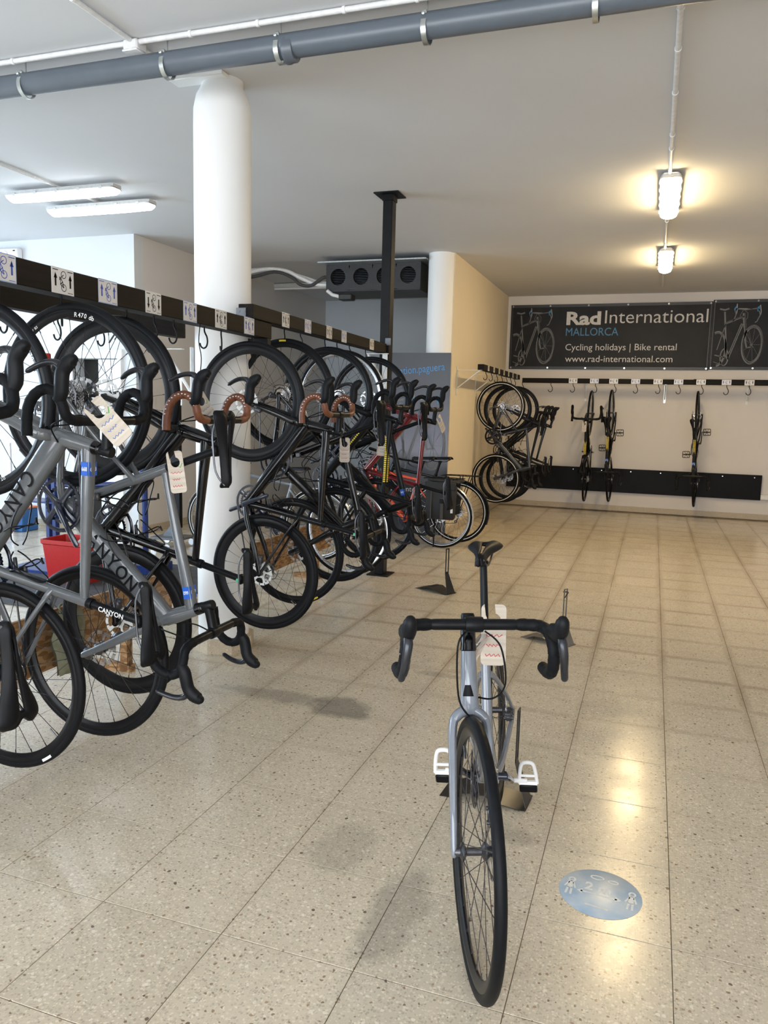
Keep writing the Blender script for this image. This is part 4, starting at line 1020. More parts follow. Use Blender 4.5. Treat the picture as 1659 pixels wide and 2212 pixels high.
# free-standing poster board behind the floor bikes
po = thing('poster_board', 'tall dark grey poster board with blue lettering and a bike drawing', 'poster', frame_m((-2.95, 8.70, .012), (1, 0, 0), y=(0, -.004, 1)))
POST = bpy.data.materials.new('poster_print'); POST.use_nodes = True
_n = POST.node_tree; _b = _n.nodes['Principled BSDF']; _b.inputs['Roughness'].default_value = .35
_t = _n.nodes.new('ShaderNodeTexCoord'); _s = _n.nodes.new('ShaderNodeSeparateXYZ'); _m = _n.nodes.new('ShaderNodeMapRange'); _m.inputs['From Max'].default_value = 2.13; _c = _n.nodes.new('ShaderNodeValToRGB')
_n.links.new(_t.outputs['Object'], _s.inputs[0]); _n.links.new(_s.outputs['Y'], _m.inputs['Value']); _n.links.new(_m.outputs[0], _c.inputs['Fac']); _n.links.new(_c.outputs['Color'], _b.inputs['Base Color'])
_e = _c.color_ramp.elements; _e[0].color = (.03, .035, .045, 1); _e[1].color = (.045, .05, .06, 1); _e[1].position = 1
for ps, cc in ((.22, (.022, .025, .032, 1)), (.37, (.055, .058, .075, 1)), (.46, (.20, .20, .24, 1)), (.56, (.14, .14, .18, 1)), (.78, (.07, .075, .095, 1))): q = _e.new(ps); q.color = cc
MB().box((.355, 1.06, -.006), (.71, 2.12, .012)).build('board', POST, po, 0)
f = Flat(); f.text('ation.paguera', .105, 1.868, .545, .085, 0, R(6)); o = f.build('lettering', mat('poster_blue', (.06, .24, .52), .5), po, 0); o.location.z = .002
f = Flat(); f.text('Rad International', .03, .50, .62, .06); o = f.build('lettering', INKW, po, 0); o.location.z = .002
g = obj('artwork', Flat().rect(0, 0, .01, .01).mesh('artwork', POST, 0), po, T(0, 0, .0035)); print_bike(g, -.02, .82, .78)

# ------------------------------------------------------------------ air-conditioning unit in the recess
ACB = mat('black_ac_casing', (.020, .020, .021), .5, var=.2)
ac = thing('duct_unit', 'black ceiling-hung air conditioning duct unit with four round openings', 'air conditioner', T(0, 0, 0))
m = MB(); x0, x1, y0, y1, z0, z1 = -3.89, -2.70, 8.90, 9.55, 2.885, 3.19
m.box(((x0+x1)/2, y1, (z0+z1)/2), (x1-x0, .01, z1-z0)); m.box(((x0+x1)/2, (y0+y1)/2, z0), (x1-x0, y1-y0, .012)); m.box(((x0+x1)/2, (y0+y1)/2, z1), (x1-x0, y1-y0, .012)); m.box((x0, (y0+y1)/2, (z0+z1)/2), (.012, y1-y0, z1-z0)); m.box((x1, (y0+y1)/2, (z0+z1)/2), (.012, y1-y0, z1-z0))
m.build('casing', ACB, ac, 0)
m = MB(); cz = 3.05; rr = .098; N = 24; W4 = (x1-x0)/4
for k in range(4):
    cx = x0+W4*(k+.5); sq = []; ci = []
    for i in range(N):
        a = 2*PI*i/N; c_, s_ = math.cos(a), math.sin(a); t_ = min((W4/2)/abs(c_) if abs(c_) > 1e-6 else 9, ((z1-cz) if s_ > 0 else (cz-z0))/abs(s_) if abs(s_) > 1e-6 else 9); sq.append((cx+c_*t_, y0, cz+s_*t_)); ci.append((cx+rr*c_, y0, cz+rr*s_))
    back = [(p_[0], y0+.05, p_[2]) for p_ in ci]
    m.add(sq+ci+back, [(i, (i+1) % N, N+(i+1) % N, N+i) for i in range(N)]+[(N+i, N+(i+1) % N, 2*N+(i+1) % N, 2*N+i) for i in range(N)])
m.build('front_panel', ACB, ac, 30)
fin = mat('ac_fin', (.035, .04, .045), .35, .6)
for k in range(4):
    cx = x0+W4*(k+.5); m = MB()
    for i in range(9):
        dz = -.08+.02*i; hw = math.sqrt(max(rr*rr-dz*dz, 0)); m.box((cx, y0+.06, cz+dz), (2*hw, .03, .006))
    m.build('grille', fin, ac, 0)
m = MB(); m.box((-3.27, 9.2, 3.205), (1.36, .9, .016)); m.build('mounting_sheet', GALV, ac, 0)
m = MB(); m.box((-3.63, 8.93, 2.81), (.17, .14, .07), bev=.01); m.build('pump_box', ACB, ac)
m = MB(); m.tube([(-3.87, 8.88, 2.89), (-3.80, 8.88, 2.84), (-3.72, 8.90, 2.82)], .022, 8); m.build('elbow', PVC, ac)
for pts, r_, mt_, nm in (([(-6.0, 8.95, 3.10), (-5.2, 8.93, 3.12), (-4.75, 8.92, 3.18), (-4.45, 8.92, 3.15), (-4.25, 8.92, 3.06), (-4.05, 8.93, 2.98), (-3.90, 8.95, 2.97)], .024, PVC, 'insulated_pipe'), ([(-6.0, 9.02, 3.13), (-4.75, 9.0, 3.20), (-4.3, 9.0, 3.10), (-4.05, 9.0, 3.02), (-3.9, 9.0, 3.0)], .018, PVC, 'insulated_pipe'), ([(-6.0, 8.92, 3.05), (-5.0, 8.90, 3.08), (-4.6, 8.9, 3.14), (-4.35, 8.9, 3.06), (-4.25, 8.9, 2.98), (-4.1, 8.9, 2.96), (-3.95, 8.92, 3.05), (-3.89, 8.95, 3.06)], .021, mat('black_foam_hose', (.05, .05, .05), .7), 'hose')):
    m = MB(); m.tube(cr(pts, 5), r_, 8, lat=(0, 1, 0)); m.build(nm, mt_, ac)
tl = thing('ceiling_lamp', 'unlit white tube fitting on the recess ceiling behind the duct unit', 'lamp', T(-4.95, 10.5, 3.235)); MB().box((0, 0, 0), (1.25, .10, .07), bev=.015).build('lamp_body', LBODY, tl); MB().tube([(-.58, -.02, -.045), (.58, -.02, -.045)], .016, 10, lat=(0, 0, 1)).build('tube', WHITE, tl)
t = thing('wall_unit', 'small white ventilation unit high on the workshop wall', 'wall unit', T(-7.12, 7.16, 3.10)); MB().box((0, 0, 0), (.40, .08, .16), bev=.012).build('casing', WHITE, t); m = MB(); m.lathe([(.05, 0), (.058, -.004), (.058, -.008), (.05, -.008)], 20, o=(0, -.04, 0), closed=True); m.build('ring', PVC, t); m = MB(); m.box((.15, -.041, .05), (.03, .004, .012)); m.build('badge', INKB, t)
# ------------------------------------------------------------------ the bikes
def hang(fh, rh, up=(1, 0, 0), wheel=.342, sc=1.0):
    """matrix of a bike whose front and rear hubs hang at fh and rh"""
    fh, rh = V(fh), V(rh); x = (fh-rh).normalized(); z = V(up); z = (z-x*z.dot(x)).normalized()
    return frame_m(rh-z*wheel*sc, x, z=z) @ MX.Scale(sc, 4)
LR = 'bikes hanging on the long rack'
# the grey road bike on show in the middle of the floor
_psi = R(7.25); _fw = V((math.sin(_psi), -math.cos(_psi), 0)); _lf = V((math.cos(_psi), math.sin(_psi), 0)); _ln = R(5.2)
_up = V((0, 0, 1))*math.cos(_ln)-_lf*math.sin(_ln); _rh = V((-.500, 2.822, .341))
HERO = bike('road_bike', 'light grey road bike with white pedals standing alone on the open floor', frame_m(_rh-_up*.342, _fw, z=_up), fr=GREY, steer=R(15.8), barw=.94, barup=.03, pedals=('road', WHITE, R(-78)), crank=R(330), letters=None, cages=0, rim=CARBON, depth=.03, tw=.030, saddle_up=.065, spr=.0013, spoke_m=mat('spoke_dull', (.05, .045, .045), .4, .4), sticker=None)
m = MB(); _hl = V((.833, 0, .345+.342)); _ht = V((.792, 0, .478+.342)); _ax = (_ht-_hl).normalized(); q = _hl+_ax*.030+V((.0262, 0, .0))
nx = V((_ax.z, 0, -_ax.x)); o = _hl+_ax*.032+nx*.0262
G = []
for i in range(7):
    t_ = i/6; hw = R(38-20*t_); G.append([_hl+_ax*(.018+.030*t_)+nx*(.0292*math.cos(-hw+2*hw*j/8))+V((0, .0246*math.sin(-hw+2*hw*j/8), 0)) for j in range(9)])
m.grid(G); m.build('head_badge', INKB, [c for c in HERO.children if c.name.startswith('frame')][0], 0)
m = MB(); m.lathe([(.0, 0), (.0165, 0), (.0165, .001), (0, .001)], 24, o=(.68, 0, .342+.4435+.0185), ax=(-.118, 0, 1)); tt = m.build('seal_sticker', INKW, [c for c in HERO.children if c.name.startswith('frame')][0], 0)
f_ = Flat(); f_.text('UCI', 0, 0, .020, .008, .01, 0, True); uo = obj('seal_print', f_.mesh('seal_print', INKB, 0), tt, frame_m((.6786, 0, .342+.4435+.0200), (0, -1, 0), y=(.99, 0, .118)))
TOP = {}
def mk(k, label, y, fr, up_front, xt=-2.185, xb=-2.10, zt=1.50, zb=.515, yaw=0.0, dy=0.0, sc=1.0, **kw):
    t = V((xt, y, zt)); b = V((xb, y+dy, zb)); up = V((math.cos(R(yaw)), math.sin(R(yaw)), 0))
    M = hang(t, b, up, sc=sc) if up_front else hang(b, t, up, sc=sc); kw.setdefault('saddle_up', .045)
    TOP[k] = bike('road_bike', label, M, LR, fr=fr, **kw); return TOP[k]
CAN = ('CANYON', .13, .056, .056)
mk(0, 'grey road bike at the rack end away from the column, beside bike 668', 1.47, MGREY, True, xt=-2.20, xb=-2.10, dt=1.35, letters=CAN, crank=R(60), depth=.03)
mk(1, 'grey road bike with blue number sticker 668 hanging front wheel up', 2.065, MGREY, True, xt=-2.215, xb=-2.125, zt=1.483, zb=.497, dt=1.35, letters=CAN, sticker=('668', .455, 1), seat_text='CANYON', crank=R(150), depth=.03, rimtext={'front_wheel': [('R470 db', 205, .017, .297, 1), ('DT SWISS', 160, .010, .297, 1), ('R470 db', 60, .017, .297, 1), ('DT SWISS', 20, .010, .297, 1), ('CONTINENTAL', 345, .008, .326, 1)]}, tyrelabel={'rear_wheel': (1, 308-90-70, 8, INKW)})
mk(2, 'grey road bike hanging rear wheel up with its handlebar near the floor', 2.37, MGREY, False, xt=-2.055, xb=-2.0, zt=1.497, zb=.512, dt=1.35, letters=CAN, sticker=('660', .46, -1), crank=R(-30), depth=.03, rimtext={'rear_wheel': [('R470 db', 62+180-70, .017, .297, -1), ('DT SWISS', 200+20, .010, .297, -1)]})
mk(3, 'black road bike with brown bar tape hanging between the grey bikes and the column', 2.775, GLOSS, True, xt=-2.21, xb=-2.165, zt=1.504, zb=.518, tape=BROWN, depth=.05, letters=None, crank=R(20), dots=1, rotor_m=REFL)
mk(4, 'gloss black road bike with brown bar tape hanging in front of the white column', 3.80, GLOSS, True, xt=-2.108, xb=-2.015, zt=1.497, zb=.549, sc=.967, tape=BROWN, depth=.05, crank=R(105), dots=1, rotor_m=REFL, spr=.0009)
mk(5, 'gloss black road bike hanging rear wheel up just beyond the column, tag on seatpost', 4.35, GLOSS, False, xt=-2.18, xb=-2.10, zt=1.55, zb=.565, depth=.03, crank=R(40), tyrelabel={'rear_wheel': (-1, 172, 8, YELLOW), 'front_wheel': (-1, 20, 8, YELLOW)})
mk(6, 'black and yellow road bike hanging front wheel up next to a silver-rimmed bike', 5.03, MATT, True, xt=-2.18, xb=-2.10, zt=1.56, zb=.575, depth=.03, decal=YELLOW, disc=True, tyrelabel={'front_wheel': (1, 230, 8, YELLOW)})
mk(7, 'matt black road bike with silver rims hanging rear wheel up', 5.27, MATT, False, xt=-2.18, xb=-2.10, zt=1.555, zb=.57, rim=ALU, depth=.022, disc=False, sticker=('541', .44, -1), crank=R(70), thick=1.15)
mk(8, 'red road bike hanging front wheel up beside the black post', 5.93, RED, True, xt=-2.19, xb=-2.12, zt=1.555, zb=.57, depth=.028, crank=R(30), disc=True)
# partition-wall bikes
PR = 'bikes hanging on the partition wall rail'
C1 = bike('road_bike', 'black bike with reflective tyre stripes hanging rear wheel up by the cream wall', hang((-1.955, 10.22, .555), (-1.93, 10.22, 1.545), (1, -.06, 0), .342, .97), PR, fr=mat('dark_slate_paint', (.022, .026, .032), .25, var=.05), stripe=True, rim=MATT, tw=.040, depth=.022, spoke_n=32, guard=True, crank=R(-55), decal=None)
C2 = bike('road_bike', 'black road bike hanging front wheel up by the cream wall, handlebar high', hang((-1.90, 10.58, 1.54), (-1.93, 10.58, .56), (1, 0, 0), .342, .97), PR, fr=MATT, tw=.034, depth=.03)
C3 = bike('road_bike', 'black road bike hanging front wheel up in the corner nearest the banner wall', hang((-1.87, 11.05, 1.54), (-1.92, 11.05, .56), (1, .04, 0), .342, .97), PR, fr=GLOSS, tw=.032, depth=.03)
# back-wall bikes
BW = 'bikes hanging under the banner'
FP = ('flat', MATT, R(8))
bike('road_bike', 'black and yellow road bike under the banner showing its handlebar', hang((-.905, 11.985, 1.50), (-.915, 11.93, .505), (-.02, -1, 0)), BW, fr=MATT, decal=YELLOW, steer=R(0), depth=.028, crank=R(90))
bike('road_bike', 'black and yellow bike under the banner, rear wheel up, beside another bike', hang((-.572, 11.93, .52), (-.602, 11.985, 1.505), (-.05, -1, 0)), BW, fr=MATT, decal=YELLOW, sticker=('212', .44, 1), pedals=FP, crank=R(50), depth=.028)
bike('road_bike', 'black and yellow bike hanging alone under the banner, rear wheel up', hang((.615, 11.93, .52), (.585, 11.985, 1.505), (-.10, -1, 0)), BW, fr=MATT, decal=YELLOW, sticker=('214', .44, 1), pedals=FP, crank=R(20), depth=.028)
# hire bikes standing on the floor
city1 = bike('city_bike', 'orange-red hire bike with silver mudguards and a black pannier standing before the poster', frame_m((-2.10, 7.98, 0), (-1, .03, 0), z=(0, 0, 1)), 'hire bikes on the floor', fr=ORANGE, fk=FENDERW, flat=True, wheel=.350, tw=.042, rim=ALU, depth=.02, spoke_n=32, spoke_m=STEEL, fender=FENDERW, rack=True, kick=True, cages=0, wb=1.08, stripe=True, saddle_up=.02, pedals=('flat', MATT, 0), crank=R(70))
city2 = bike('city_bike', 'black hire bike with black mudguards and white-lettered tyre beside the orange-red one', frame_m((-2.02, 8.40, 0), (-1, .02, 0), z=(0, 0, 1)), 'hire bikes on the floor', fr=GLOSS, flat=True, steer=R(-62), wheel=.350, tw=.046, rim=MATT, depth=.02, spoke_n=32, fender=MATT, rack=True, cages=0, wb=1.08, stripe=True, saddle_up=.0)
city3 = bike('city_bike', 'dark hire bike with silver mudguards and lime fork standing behind the chipboard', frame_m((-3.0, 6.75, 0), (-1, -.08, 0), z=(0, 0, 1)), None, fr=DGREY, fk=LIME, flat=True, wheel=.350, tw=.044, rim=ALU, depth=.02, spoke_n=32, cages=0, wb=1.05, saddle_up=-.06, fender=FENDERW, stripe=True)
# pannier on the hire bike
NYL = mat('black_nylon', (.014, .014, .015), .7, var=.2, scale=200, bump=.3)
pn = thing('pannier_bag', 'black double pannier bag over the rack of the orange-red hire bike', 'bag', T(-2.08, 7.94, .33))
m = MB()
P_ = []
for z, w, d in ((0, .285, .085), (.02, .305, .115), (.20, .315, .125), (.335, .325, .11), (.36, .31, .09)):
    P_.append([V((sx*w/2, -.055+sy*d/2-(.02 if z < .3 else .0), z)) for sx, sy in ((-1, -.7), (-.9, -1), (.9, -1), (1, -.7), (1, .7), (.9, 1), (-.9, 1), (-1, .7), (-1, -.7))])
m.grid(P_); m.add(P_[0][:8], [tuple(range(8))]); m.build('bag_body', NYL, pn)
m = MB(); m.box((0, .06, .405), (.345, .30, .026), MX.Rotation(R(3), 4, 'Y'), bev=.01); m.box((.0, -.118, .355), (.34, .030, .085), bev=.01); m.build('bag_flap', NYL, pn)
m = MB(); m.box((.03, -.145, .12), (.032, .006, .22)); m.box((-.09, -.143, .17), (.012, .006, .33)); m.build('strap', mat('grey_webbing', (.05, .045, .04), .7), pn); m = MB(); m.box((.03, -.150, .20), (.045, .012, .045), bev=.004); m.build('buckle', MATT, pn); m = MB(); m.box((.135, -.135, .10), (.025, .004, .045)); m.build('reflector_patch', REFL, pn)
m = MB(); m.grid([[V((sx, .155+b*.05, z)) for sx in (-.15, 0, .15)] for z, b in ((.03, .5), (.2, 1), (.38, .4))]); m.grid([[V((sx, .120, z)) for sx in (-.15, 0, .15)] for z in (.03, .2, .38)]); m.build('far_bag', NYL, pn)

# ------------------------------------------------------------------ tags hanging on the bikes
TAGM = wood_mat('tag_wood_print', (.36, .30, .24), (.62, .55, .46), .5, (4, 60, 4))
def tagmesh():
    w, h = .062, .150; pts = []
    def arc(cx, cy, r, a0, a1, n=5): return [(cx+r*math.cos(R(a0+(a1-a0)*i/n)), cy+r*math.sin(R(a0+(a1-a0)*i/n))) for i in range(n+1)]
    r = .012
    out = arc(-w/2+r, -h/2+r, r, 180, 270)+arc(w/2-r, -h/2+r, r, 270, 360)+arc(w/2-r, h/2-r, r, 0, 90)+arc(.006, h/2-.040, .017, 60, -240, 12)[0:0]
    # keyhole: an open round notch that snaps on a tube
    out += [(.002, h/2)]+arc(0, h/2-.040, .018, 75, -200, 12)+[(-.020, h/2-.028), (-.024, h/2)]+arc(-w/2+r, h/2-r, r, 110, 180, 3)
    m = MB(); m.prism(out, -.0015, .0015, lambda u, v, t: V((u, v, t))); return m.mesh('tag_board', TAGM, 0)
tgm = tagmesh()
_w = Flat()
for i, (a, b) in enumerate(((-.022, .022), (-.018, .012), (-.02, .016))):
    y = -.002-.024*i; _w.stroke([(a+(b-a)*k/10, y+.0035*math.sin(k*2.1+i)) for k in range(11)], .0022)
wrm = {c: (lambda mt: (lambda f: f.mesh('handwriting', mt, 0))(_w))(mt) for c, mt in (('red', mat('red_ink', (.45, .04, .05), .5)), ('blue', mat('blue_ink', (.06, .14, .40), .5)))}
tick = Flat().stroke([(.012, .020), (.017, .014), (.027, .030)], .0028).mesh('tick', mat('green_ink', (.03, .30, .05), .5), 0)
def bike_tag(lbl, loc, yaw, roll, ink='red', tk=True, pitch=0, s=1.0):
    M = T(*loc) @ MX.Rotation(R(yaw), 4, 'Z') @ MX.Rotation(R(90+pitch), 4, 'X') @ MX.Rotation(R(roll), 4, 'Z') @ MX.Scale(s, 4)
    t = thing('bike_tag', lbl, 'tag', M, 'hire tags on the bikes'); b = obj('tag_board', tgm, t); obj('handwriting', wrm[ink], b, T(0, 0, .0021))
    if tk: obj('tick', tick, b, T(0, 0, .0021))
bike_tag('tilted wooden tag with a green tick on the bars of a grey bike', (-1.555, 1.93, 1.42), 14, 46, 'blue', True, -16, 1.12)
bike_tag('wooden tag with red writing on the seatpost of the grey bike hung rear wheel up', (-1.597, 2.345, 1.235), 8, 8, 'red')
bike_tag('wooden tag seen almost edge-on among the brown bars in front of the column', (-1.80, 2.86, 1.46), 66, 35, 'blue')
bike_tag('wooden tag on the seatpost of the black bike beyond the column', (-1.755, 4.325, 1.225), 10, 0, 'red', False)
bike_tag('wooden tag on the seatpost of the silver-rimmed bike', (-1.845, 5.25, 1.215), 12, -4, 'red', False)
bike_tag('wooden tag on the black and yellow bike next to the silver-rimmed one', (-1.755, 5.02, 1.225), 20, -6, 'blue', False, 0, .9)
bike_tag('wooden tag seen edge-on at the bars of the red hanging bike', (-1.54, 5.75, 1.375), 75, 40, 'blue', False)
bike_tag('pale tag behind the bars of the grey bike on the open floor', (-.458, 2.48, .738), 18, 0, 'red', False, -12, 1.35)
bike_tag('pale tag on the stem of the bike under the banner showing its handlebar', (-.935, 11.40, 1.30), 4, 0, 'blue', False)

# ------------------------------------------------------------------ floor stands for bikes
SHEET = mat('black_folded_sheet', (.014, .014, .015), .32, .3, var=.2, scale=20)
SHEETG = mat('bare_folded_sheet', (.20, .195, .185), .38, .75, var=.15, scale=20)
def floor_stand(lbl, M, mt, pin=False):
    t = thing('bike_stand', lbl, 'bike stand', M, 'folded metal bike stands')
    m = MB(); th = .0025
    # base plate folded over a low hump, one end bent up into a slotted leg; local x across, y along the wheel
    prof = [(-.17, .0), (-.13, .002), (-.075, .028), (.0, .034), (.05, .012), (.13, .004), (.16, .004)]
    def strip(pr, hw0, hw1):
        n = len(pr); L = []
        for k, (x, z) in enumerate(pr):
            hw = hw0+(hw1-hw0)*k/(n-1); L.append([V((x, -hw, z)), V((x, hw, z)), V((x, hw, z+th)), V((x, -hw, z+th)), V((x, -hw, z))])
        m.grid(L); m.add([L[0][0], L[0][1], L[0][2], L[0][3]], [(0, 1, 2, 3)])
    strip(prof, .085, .065)
    m.build('base', mt, t, 20)
    m = MB()
    def leg(a, b, w0, w1):
        for k in range(1):
            A, B = V(a), V(b); n = (B-A).normalized().cross(V((0, 1, 0)))*th
            m.add([A+V((0, -w0, 0)), A+V((0, w0, 0)), B+V((0, w1, 0)), B+V((0, -w1, 0)), A+V((0, -w0, 0))+n, A+V((0, w0, 0))+n, B+V((0, w1, 0))+n, B+V((0, -w1, 0))+n], [(0, 1, 2, 3), (7, 6, 5, 4), (0, 4, 5, 1), (2, 6, 7, 3), (1, 5, 6, 2), (0, 3, 7, 4)])
    leg((.16, 0, .0), (.105, 0, .165), .050, .020)
    m.build('leg', mt, t, 20)
    m = MB()
    for s in (-1, 1):
        m.box((.105, s*.015, .265), (.004, .010, .20))
    m.box((.105, 0, .170), (.004, .040, .014)); m.box((.105, 0, .366), (.004, .040, .008) if not pin else (.004, .04, .004)); m.build('slotted_upright', mt, t, 0)
    if pin:
        m = MB(); m.tube(cr([(.085, 0, .345), (.125, .0, .35), (.14, -.04, .345), (.14, -.06, .325)], 3), .003, 6); m.build('axle_pin', MATT, t)
    return t
floor_stand('empty black folded-metal bike stand near the black post', T(-1.60, 6.02, 0) @ MX.Rotation(R(-28), 4, 'Z'), SHEET)
floor_stand('empty bare-metal bike stand with a pin in its slotted upright', T(-.55, 4.97, 0) @ MX.Rotation(R(-28), 4, 'Z'), SHEETG, True)
st3 = floor_stand('black bike stand holding the rear axle of the grey bike on the floor', T(-.51, 2.80, 0) @ MX.Rotation(R(-4), 4, 'Z'), SHEET)

# ------------------------------------------------------------------ floor sticker, boards, workshop things
STB = bpy.data.materials.new('worn_blue_sticker'); STB.use_nodes = True
_n = STB.node_tree; _b = _n.nodes['Principled BSDF']; _b.inputs['Roughness'].default_value = .3
_g = _n.nodes.new('ShaderNodeTexCoord'); _z = _n.nodes.new('ShaderNodeTexNoise'); _z.inputs['Scale'].default_value = 9; _z.inputs['Detail'].default_value = 6; _c = _n.nodes.new('ShaderNodeValToRGB')
_n.links.new(_g.outputs['Object'], _z.inputs['Vector']); _n.links.new(_z.outputs['Fac'], _c.inputs['Fac']); _n.links.new(_c.outputs['Color'], _b.inputs['Base Color'])
_e = _c.color_ramp.elements; _e[0].position = .33; _e[0].color = (.27, .40, .54, 1); _e[1].position = .62; _e[1].color = (.52, .57, .60, 1)
sk = thing('floor_sticker', 'round worn blue distance sticker on the floor', 'sticker', T(-.059, 2.322, .0004) @ MX.Rotation(R(-5), 4, 'Z'))
m = MB(); m.lathe([(0, 0), (.124, 0), (.125, .0004), (.124, .0008), (0, .0008)], 48, ax=(0, 0, 1)); m.build('sticker_disc', STB, sk)
f = Flat(); SKW = mat('sticker_white', (.60, .63, .63), .4)
f.text('2 m', -.05, .004, .080, .040, .03); f.stroke([(-.058, -.012), (.052, -.012)], .007); f.poly([(.046, -.026), (.066, -.012), (.046, .002)]); f.poly([(-.052, -.026), (-.052, .002), (-.070, -.012)])
for x in (-.092, .092):
    f2 = Flat(); f2.ell((x, .036), .009, .010, .006, 14); f2.stroke([(x, .026), (x, -.012)], .016); f2.stroke([(x-.005, -.010), (x-.007, -.045)], .007); f2.stroke([(x+.006, -.010), (x+.008, -.045)], .007); f2.stroke([(x-.006, .020), (x-.016, -.008)], .006); f2.stroke([(x+.007, .020), (x+.017, -.008)], .006)
    o = f2.build('figure_print', SKW, sk, 0); o.location.z = .0011
f.stroke([(-.035, -.072), (.035, -.076)], .008); f.ell((-.02, .078), .02, .010, .005, 14); f.ell((.03, .074), .015, .008, .005, 14)
o = f.build('sticker_print', SKW, sk, 0); o.location.z = .0011; o['kind'] = 'stuff'
OSB = wood_mat('chipboard', (.20, .095, .03), (.38, .22, .10), .7, (26, 26, 60), True)
def board(lbl, a, b, z0, z1, th=.02):
    t = thing('wheel_rest_board', lbl, 'board', T(0, 0, 0)); a, b = V(a), V(b); Mx = frame_m((a.x, a.y, 0), b-a, z=(0, 0, 1)); L = (b-a).length
    m = MB(); m.box((L/2, 0, (z0+z1)/2), (L, th, z1-z0), Mx, bev=.002); m.build('plank', OSB, t, 0)
    for k in (.12, .88):
        m = MB(); m.box((L*k, .04, z1/2-.01), (.05, .045, z1-.02), Mx); m.build('leg', OSB, t, 0)
        m = MB(); m.box((L*k, .12, .02), (.05, .24, .04), Mx); m.build('foot', OSB, t, 0)
board('low chipboard wheel rest under the grey hanging bikes', (-2.575, .7, 0), (-2.64, 3.80, 0), .22, .50)
board('low chipboard wheel rest under the black bikes beyond the column', (-2.60, 4.30, 0), (-2.66, 6.25, 0), .25, .51)
bag = thing('canvas_bag', 'drab green cloth bag hanging over the chipboard under the grey bikes', 'bag', T(-2.555, 2.85, 0))
m = MB(); G = []
for i in range(9):
    z = .50-.30*i/8; w = .085+.02*math.sin(i*.5)
    G.append([V((.012+.040*math.sin(PI*j/8)**.7*(1 if 0 < i < 8 else .3)+.006*math.sin(i*1.7+j*2), -w+2*w*j/8+.008*math.sin(i*1.3), z)) for j in range(9)])
m.grid(G); m.grid([[V((.0, p_.y*.98, p_.z)) for p_ in row] for row in G]); m.build('bag_cloth', mat('drab_canvas', (.20, .20, .135), .85, var=.15, scale=30), bag, 70); m = MB(); m.tube(cr([(.012, -.05, .50), (-.005, -.04, .53), (-.005, .03, .53), (.012, .05, .50)], 4), .006, 6); m.build('bag_strap', mat('olive_strap', (.14, .14, .09), .85), bag)
tag(MB().box((-4.25, 5.1, .005), (1.9, 1.7, .01), MX.Identity(4), bev=.003).build('floor_mat', mat('grey_rubber_mat', (.055, .055, .062), .8, var=.2, scale=12)), 'dark grey rubber mat on the workshop floor', 'mat')
bk = thing('plastic_basket', 'open red plastic basket in the workshop', 'basket', T(-4.42, 5.05, .012))
REDP = mat('red_plastic', (.42, .012, .012), .4)
m = MB()
for (w, d, z) in ((.40, .30, 0),):
    G = []
    for z_, k in ((0, .84), (.10, .92), (.20, 1.0), (.205, 1.06), (.225, 1.06), (.225, .985), (.10, .90), (.012, .82)):
        G.append([V((sx*.215*k, sy*.155*k, z_*1.55)) for sx, sy in ((-1, -.85), (-.88, -1), (.88, -1), (1, -.85), (1, .85), (.88, 1), (-.88, 1), (-1, .85), (-1, -.85))])
    m.grid(G); m.add(G[0][:8], [tuple(range(8))]); m.add(G[-1][:8], [tuple(range(8))])
m.build('tub', REDP, bk, 30)
for k, (cx, cy, mt_, lb) in enumerate(((.10, .02, mat('grey_cloth', (.33, .34, .35), .9), 'grey crumpled cleaning cloth in the red basket'), (.06, -.05, mat('pale_yellow_cloth', (.62, .66, .35), .9), 'pale yellow cleaning cloth in the red basket'))):
    m = MB(); G = []
    for i in range(9):
        G.append([V((cx-.10+.2*i/8+.01*math.sin(j), cy-.06+.12*j/8, .30+.055*math.sin(PI*i/8)*math.sin(PI*j/8)+.016*math.sin(i*1.9+j*1.3+k)-.02*k)) for j in range(9)])
    m.grid(G); m.grid([[p_-V((0, 0, .012)) for p_ in r_] for r_ in G]); o = m.build('cleaning_cloth', mt_, None, 70); o.location = (-4.42, 5.05, .012); tag(o, lb, 'cloth')
BLUEP = mat('blue_painted_steel', (.012, .035, .17), .35)
ws = thing('repair_stand', 'blue steel bike repair stand with red clamp arms behind the racks', 'repair stand', T(-4.92, 5.35, 0))
m = MB(); m.box((0, 0, .02), (.62, .45, .03), bev=.004); m.build('base', BLUEP, ws, 0)
for x in (-.035, .035): m = MB(); m.box((x, 0, .75), (.040, .05, 1.44), bev=.004); m.build('upright', BLUEP, ws, 0)
m = MB(); m.box((0, -.02, 1.60), (.075, .06, .55), bev=.008); m.box((.07, -.03, 1.40), (.16, .05, .09), MX.Identity(4), bev=.01); m.box((.12, -.04, 1.20), (.09, .06, .12), bev=.012); m.build('clamp_arm', REDP, ws)
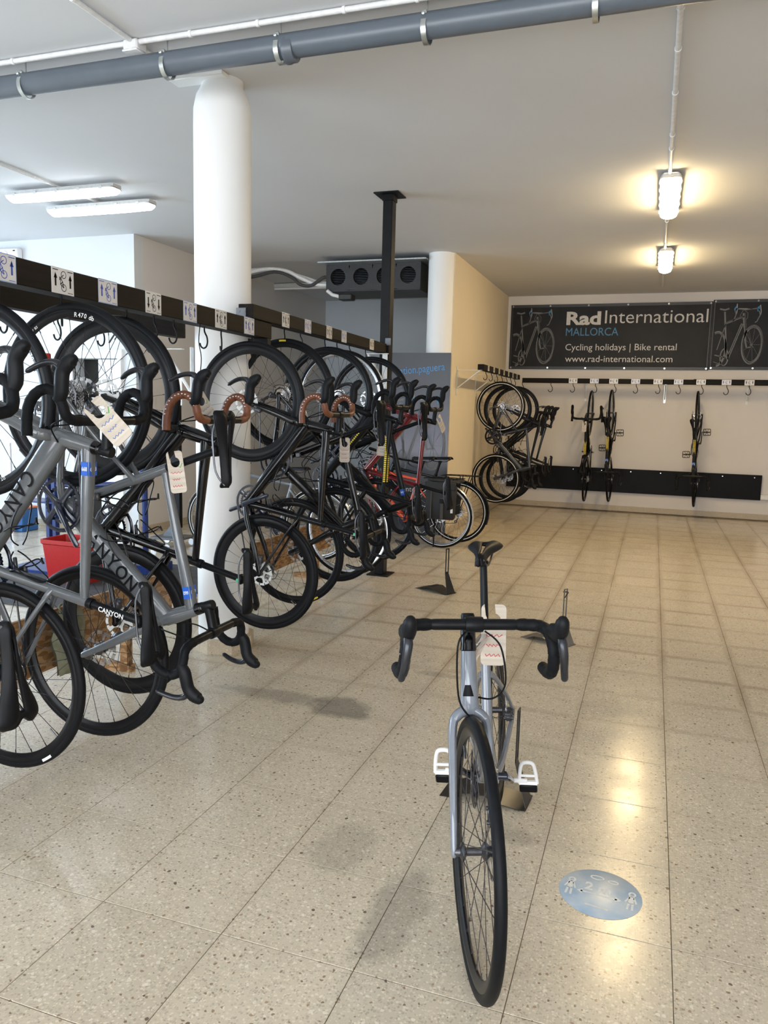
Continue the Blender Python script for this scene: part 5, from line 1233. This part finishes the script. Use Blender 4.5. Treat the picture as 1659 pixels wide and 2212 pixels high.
m = MB(); m.box((.02, -.09, .62), (.36, .22, .014), bev=.004); m.build('tool_tray', BLUEP, ws); m = MB(); m.tube([(.03, 0, .75), (.78, .25, .78)], .022, 8, lat=(0, 0, 1)); m.tube([(.78, .25, .10), (.78, .25, .95)], .026, 8, lat=(1, 0, 0)); m.tube([(.78, .25, .95), (.66, .2, .60)], .018, 8, lat=(0, 1, 0)); m.box((.78, .25, .05), (.35, .30, .08), bev=.006); m.build('brace', BLUEP, ws)
hs = thing('metal_rack', 'silver tubular metal rack by the workshop wall', 'rack', T(-6.72, 6.35, 0))
for nm, pts in (('leg', [(0, 0, 0), (0, 0, 1.0)]), ('leg', [(-.55, 0, 0), (-.55, 0, 1.0)]), ('leg', [(.0, .35, 0), (.0, .35, 1.0)]), ('crossbar', [(0, 0, .62), (.22, .05, .64), (.28, .06, .58)]), ('crossbar', [(0, 0, .52), (-.55, 0, .52)]), ('crossbar', [(0, 0, .95), (-.55, 0, .95)]), ('crossbar', [(0, 0, .20), (-.55, 0, .20)]), ('crossbar', [(0, 0, .40), (-.55, 0, .40)])):
    MB().tube(pts, .016 if nm == 'leg' else .012, 8, lat=(1, 0, 0)).build(nm, ALU, hs)
bn = thing('storage_bin', 'blue plastic storage bin with an orange rim beside the repair stand', 'bin', T(-6.75, 6.85, 0))
m = MB(); m.box((0, 0, .13), (.28, .24, .26), bev=.01); m.build('tub', mat('blue_plastic', (.015, .10, .30), .4), bn); m = MB(); m.box((0, 0, .268), (.30, .26, .02), bev=.006); m.build('lid', mat('orange_plastic', (.65, .16, .04), .4), bn)
ds = thing('display_stand', 'tall black wheeled stand with a white top plate behind the column', 'stand', T(-4.60, 6.75, 0))
m = MB(); m.box((0, 0, .95), (.11, .05, 1.50), bev=.006); m.build('column_post', STEELB, ds); m = MB(); m.box((0, -.03, 1.62), (.20, .012, .32), bev=.005); m.build('top_plate', WHITE, ds); m = MB(); m.box((-.05, 0, .10), (.36, .30, .02), bev=.006); m.add([(-.16, -.02, .11), (.06, -.02, .11), (.0, -.02, .30), (-.16, .02, .11), (.06, .02, .11), (0, .02, .30)], [(0, 1, 2), (5, 4, 3), (0, 3, 4, 1), (1, 4, 5, 2), (0, 2, 5, 3)]); m.build('base', GALB, ds, 0)
for x in (-.2, .1):
    for y in (-.12, .12): MB().lathe([(.006, -.012), (.035, -.012), (.038, 0), (.035, .012), (.006, .012)], 16, o=(x, y, .045)).build('caster', ALU, ds)
